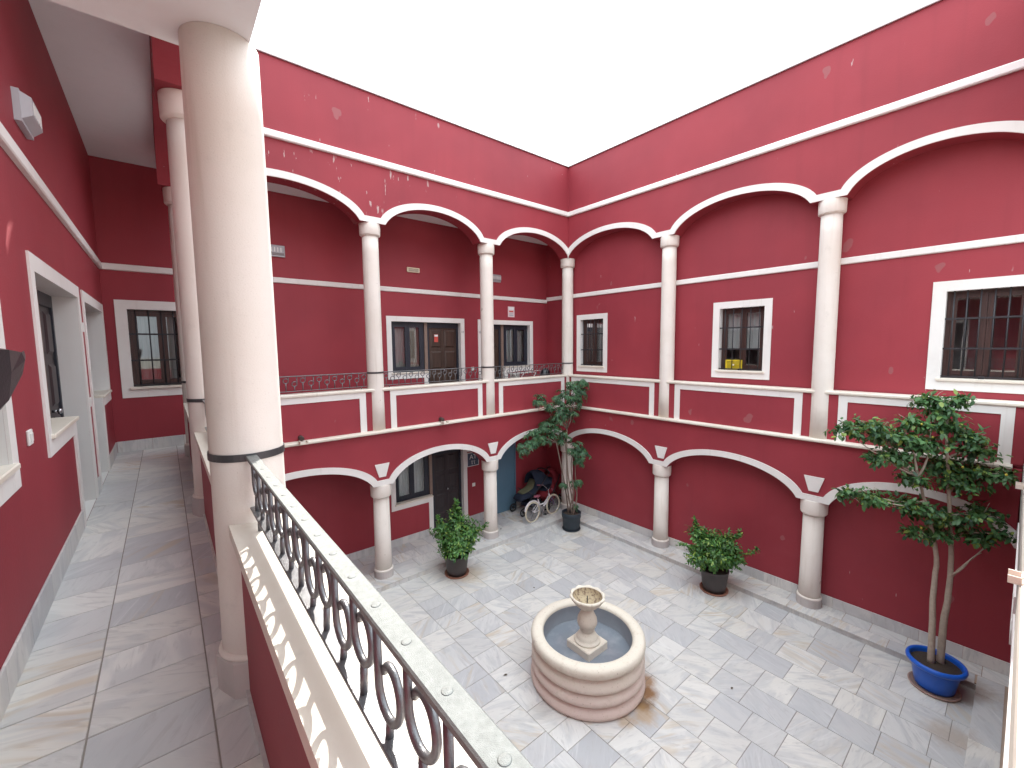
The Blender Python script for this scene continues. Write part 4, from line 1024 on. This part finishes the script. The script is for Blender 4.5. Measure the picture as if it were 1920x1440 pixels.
    for p in ((7.50, .78, 3.33), (7.60, .50, 2.98), (7.62, .14, 2.96), (7.4, .88, 3.5), (7.34, .8, 2.16)):
        b = MB(); b.lathe([(.003, p[2]-.016), (.010, p[2]-.010), (.013, p[2]), (.010, p[2]+.010), (.003, p[2]+.016)], p[0]-.12, p[1]-.08, 12); b.build('yellow_leaf', 'lemon', T)
bluetree()

# ------------------------------------------------------------------ bicycle and pushchairs
def bicycle():
    T = thing('bicycle', "small white child's bicycle with cream tyres leaning by the corner column", 'bicycle', (6.77, 7.70, Z_STEP))
    P0, P1 = Vector((6.77, 7.70, 0)), Vector((7.56, 7.76, 0)); ax = (P1-P0).normalized(); sd_ = Vector((-ax.y, ax.x, 0)); lean = .06
    def W(u, v, z): q = P0+ax*u+sd_*(v+lean*z); return (q.x, q.y, Z_STEP+z)
    b0 = MB
    R0 = .245; wb = (P1-P0).length
    for u in (0, wb):
        b = MB(W); b.tube([(u+R0*math.cos(a), 0, R0+R0*math.sin(a)) for a in [2*math.pi*k/36 for k in range(36)]], .022, 8, closed=True); w_ = b.build('wheel', 'tyre_cream', T)
        b = MB(W); b.tube([(u+(R0-.026)*math.cos(a), 0, R0+(R0-.026)*math.sin(a)) for a in [2*math.pi*k/36 for k in range(36)]], .009, 6, closed=True); b.build('rim', 'chrome', w_)
        b = MB(W)
        for k in range(20): a = 2*math.pi*k/20; b.tube([(u, .018*(-1)**k, R0), (u+(R0-.03)*math.cos(a), 0, R0+(R0-.03)*math.sin(a))], .0016, 4)
        b.build('spokes', 'chrome', w_)
        b = MB(W); b.tube([(u, -.05, R0), (u, .05, R0)], .014, 8); b.build('hub', 'chrome', w_)
    bb = (.33, 0, .24); head = (wb-.14, 0, .56); headl = (wb-.11, 0, .46); seat = (.22, 0, .52)
    b = MB(W); b.tube([headl, (.5, 0, .33), bb], .020, 8); b.tube([head, headl], .022, 8); b.tube([(wb-.16, 0, .50), (.45, 0, .36), (.26, 0, .36)], .015, 8); b.tube([seat, bb], .017, 8)
    for s in (-.045, .045): b.tube([(0, s, R0), (.33, s*.6, .24)], .010, 6); b.tube([(0, s, R0), (.245, s*.5, .42)], .009, 6)
    b.build('frame', 'bike_white', T)
    b = MB(W)
    for s in (-.05, .05): b.tube([(wb, s, R0), (wb-.08, s, .42), (wb-.11, s*.5, .46)], .012, 6)
    b.build('fork', 'bike_purple', T)
    b = MB(W); b.tube([(wb-.14, 0, .56), (wb-.16, 0, .68)], .012, 8); b.tube([(wb-.28, -.25, .76), (wb-.2, -.14, .77), (wb-.16, 0, .68), (wb-.2, .14, .77), (wb-.28, .25, .76)], .011, 8); h = b.build('handlebar', 'chrome', T)
    for s in (-1, 1):
        b = MB(W); b.tube([(wb-.24, .20*s, .765), (wb-.30, .27*s, .76)], .016, 8); b.build('grip', 'bike_pink', h)
    b = MB(W); b.tube([(.22, 0, .52), (.205, 0, .58)], .011, 8); b.lathe([(.02, .585), (.075, .60), (.07, .63), (.02, .635)], .19, 0, 14, sq=(1.5, .85)); b.build('saddle', 'bike_pink', T)
    b = MB(W); b.tube([(u, 0, R0+(R0+.035)*1.0) if False else (0+(R0+.04)*math.cos(a), 0, R0+(R0+.04)*math.sin(a)) for a in [math.pi*(.15+.75*k/10) for k in range(11)]], .018, 6); b.build('mudguard', 'bike_white', T)
    b = MB(W); b.lathe([(.001, 0), (.001, 0.001)], 0, 0, 3) if False else b.tube([(.33, -.045, .24), (.33, -.035, .24)], .085, 20); b.tube([(.33, -.05, .24), (.37, -.05, .12)], .009, 6); b.tube([(.33, .05, .24), (.29, .05, .36)], .009, 6); c = b.build('chainring', 'chrome', T)
    for (u, v, z) in ((.37, -.09, .115), (.29, .09, .365)): b = MB(W); b.box(u-.04, u+.04, v-.035, v+.035, z-.01, z+.01); b.build('pedal', 'tyre_black', T)
    b = MB(W); b.tube([(.12, .05, .22), (.10, .16, .0)], .008, 6); b.build('kickstand', 'chrome', T)
bicycle()
def loft(b, rings, smooth=True, cap=True):
    R = [[b.P(*q) for q in r] for r in rings]; n = len(R[0])
    for a, c in zip(R, R[1:]):
        for k in range(n): b.face(a[k], a[(k+1) % n], c[(k+1) % n], c[k], smooth=smooth)
    if cap: b.face(*reversed(R[0])); b.face(*R[-1])
def pushchair(label, x, y, ang, mat, inner, seed, s=1.0, hood=True):
    T = thing('pushchair', label, 'pushchair', (x, y, Z_STEP), None); ca, sa = math.cos(ang), math.sin(ang)
    def W(u, v, z): return (x+s*(u*ca-v*sa), y+s*(u*sa+v*ca), Z_STEP+s*z)
    for (u, v) in ((.38, -.22), (.38, .22), (-.36, -.26), (-.36, .26)):
        r = .095 if u > 0 else .13
        b = MB(W); b.tube([(u+r*math.cos(a), v, r+.02+r*math.sin(a)) for a in [2*math.pi*k/20 for k in range(20)]], .022, 6, closed=True); b.tube([(u, v-.03, r+.02), (u, v+.03, r+.02)], .03, 8); b.build('wheel', 'tyre_black', T)
    b = MB(W)
    for v in (-.24, .24):
        b.tube([(.38, v*.9, .13), (.1, v, .45), (-.25, v, .75), (-.52, v, 1.02)], .013, 6); b.tube([(-.36, v, .16), (-.05, v, .45), (.2, v, .62)], .013, 6)
    b.tube([(-.52, -.24, 1.02), (-.56, -.12, 1.05), (-.56, .12, 1.05), (-.52, .24, 1.02)], .017, 6); b.tube([(-.36, -.24, .16), (-.36, .24, .16)], .01, 6); b.build('frame', 'iron_dark', T)
    b = MB(W); rg = random.Random(seed); rings = []
    for (u, z, w_, h_) in ((.42, .40, .15, .05), (.34, .45, .19, .08), (.1, .48, .20, .10), (-.05, .52, .20, .12), (-.16, .70, .20, .10), (-.28, .92, .19, .07), (-.34, 1.02, .14, .03)):
        rings.append([(u+h_*math.sin(a)*.5+rg.uniform(-.008, .008), w_*math.cos(a), z+h_*math.sin(a)+rg.uniform(-.01, .01)) for a in [2*math.pi*k/16 for k in range(16)]])
    loft(b, rings); b.build('seat', mat, T)
    b = MB(W); rings = []
    for k in range(9):
        f = k/8; a0 = math.pi*(.98-.62*f); R0 = .42
        rings.append([(-.20+R0*math.cos(a0)*.95, .24*math.cos(q), .70+R0*math.sin(a0)*math.sin(q)*.95) for q in [math.pi*j/12 for j in range(13)]])
    RR = [[b.P(*q) for q in r] for r in rings]
    for p, q in zip(RR, RR[1:]):
        for k in range(12): b.face(p[k], p[k+1], q[k+1], q[k], smooth=True)
    b.build('hood', mat, T, fix=False)
    b = MB(W); rings = []
    for (u, z, w_, h_) in ((.30, .56, .12, .02), (.1, .60, .14, .03), (-.04, .66, .14, .03), (-.13, .84, .13, .03)):
        rings.append([(u+.02, w_*math.cos(a), z+h_*math.sin(a)) for a in [2*math.pi*k/12 for k in range(12)]])
    loft(b, rings); b.build('seat_liner', inner, T)
    b = MB(W); rings = [[(u, .2*math.cos(a)*k_, .22+.07*math.sin(a)*k_) for a in [2*math.pi*k/12 for k in range(12)]] for u, k_ in ((-.32, .6), (-.2, 1), (.1, 1), (.2, .6))]
    loft(b, rings); b.build('basket', mat, T)
pushchair('dark navy folded-back pushchair with olive lining behind the bicycle', 7.18, 8.30, math.radians(178), 'fabric_navy', 'fabric_olive', 4, 1.0)
pushchair('dark red hooded pushchair in the corner behind the bicycle', 7.82, 8.26, math.radians(200), 'fabric_red', 'fabric_navy', 5, .92)

# ------------------------------------------------------------------ odds and ends
# things left on the far gallery behind the railing of door 12
T = thing('clothes_rack', 'low white folding clothes rack behind the railing of door 12', 'clothes rack', (6.85, 8.2, Z_GAL))
b = MB()
for v in (7.98, 8.42):
    b.tube([(6.45, v, 3.0), (7.15, v, 3.86)], .009, 6); b.tube([(7.15, v, 3.0), (6.45, v, 3.86)], .009, 6)
for k in range(7): u = 6.45+.7*k/6; b.tube([(u, 7.98, 3.865), (u, 8.42, 3.865)], .006, 6)
for v in (7.98, 8.42): b.tube([(6.40, v, 3.87), (7.30, v, 3.92)], .008, 6)
b.build('frame', 'fixture_white', T)
b = MB(); pts = []
for k in range(9): pts.append(((6.62+.014*math.sin(k), 8.0+.05*k, 3.878), (6.62+.02*math.cos(k), 8.0+.05*k, 3.55)))
for p, q in zip(pts, pts[1:]): b.quad(p[0], q[0], q[1], p[1], smooth=True)
tag(b.build('hanging_cloth', 'curtain_white', None, fix=False), 'pale cloth hung over the clothes rack by door 12', 'cloth')
b = MB(); rings = []; rg = random.Random(9)
for (z, r) in ((3.0, .17), (3.1, .2), (3.4, .2), (3.7, .17), (3.88, .12), (3.95, .05)):
    rings.append([(7.70+r*math.cos(a)+rg.uniform(-.015, .015), 8.2+r*.8*math.sin(a)+rg.uniform(-.015, .015), z) for a in [2*math.pi*k/14 for k in range(14)]])
loft(b, rings); tag(b.build('bag', 'black_plastic'), 'dark upright bag behind the railing right of door 12', 'bag')
# black plastic thing at the left edge of the picture
b = MB(); rings = []; rg = random.Random(3)
for (y, x, z, w_, h_) in ((2.05, -.80, 4.42, .06, .20), (2.25, -.76, 4.42, .07, .19), (2.42, -.72, 4.45, .07, .135), (2.55, -.69, 4.50, .055, .065), (2.62, -.66, 4.535, .02, .022)):
    rings.append([(x+w_*c+rg.uniform(-.008, .008), y+rg.uniform(-.01, .01), z+h_*d+rg.uniform(-.008, .008)) for c, d in ((-1, -1), (.2, -1), (.8, -.6), (.9, .2), (1, .8), (.3, 1), (-.6, 1), (-1, .6))])
b.origin = (-.75, 2.3, 4.3); loft(b, rings, smooth=False); tag(b.build('black_bag', 'black_plastic'), 'black shiny plastic bag jutting in at the left edge', 'bag')
# a few dead leaves on the paving
for k, (x, y) in enumerate(((5.3, 2.2), (4.9, 5.6), (3.2, 4.3), (5.9, 7.9))):
    b = MB(); b.origin = (x, y, 0); a = k*1.3
    leaf_at(b, Vector((x, y, .012 if y < 7 else Z_STEP+.012)), Vector((math.cos(a), math.sin(a), .1)), Vector((0, 0, 1)), .06, .03, .2)
    tag(b.build('dead_leaf', 'dead_leaf', None, fix=False), ('single dry leaf on the paving right of the fountain', 'single dry leaf behind the fountain', 'dry leaf left of the fountain rim', 'dry leaf on the arcade floor before the blue door')[k], 'leaf')
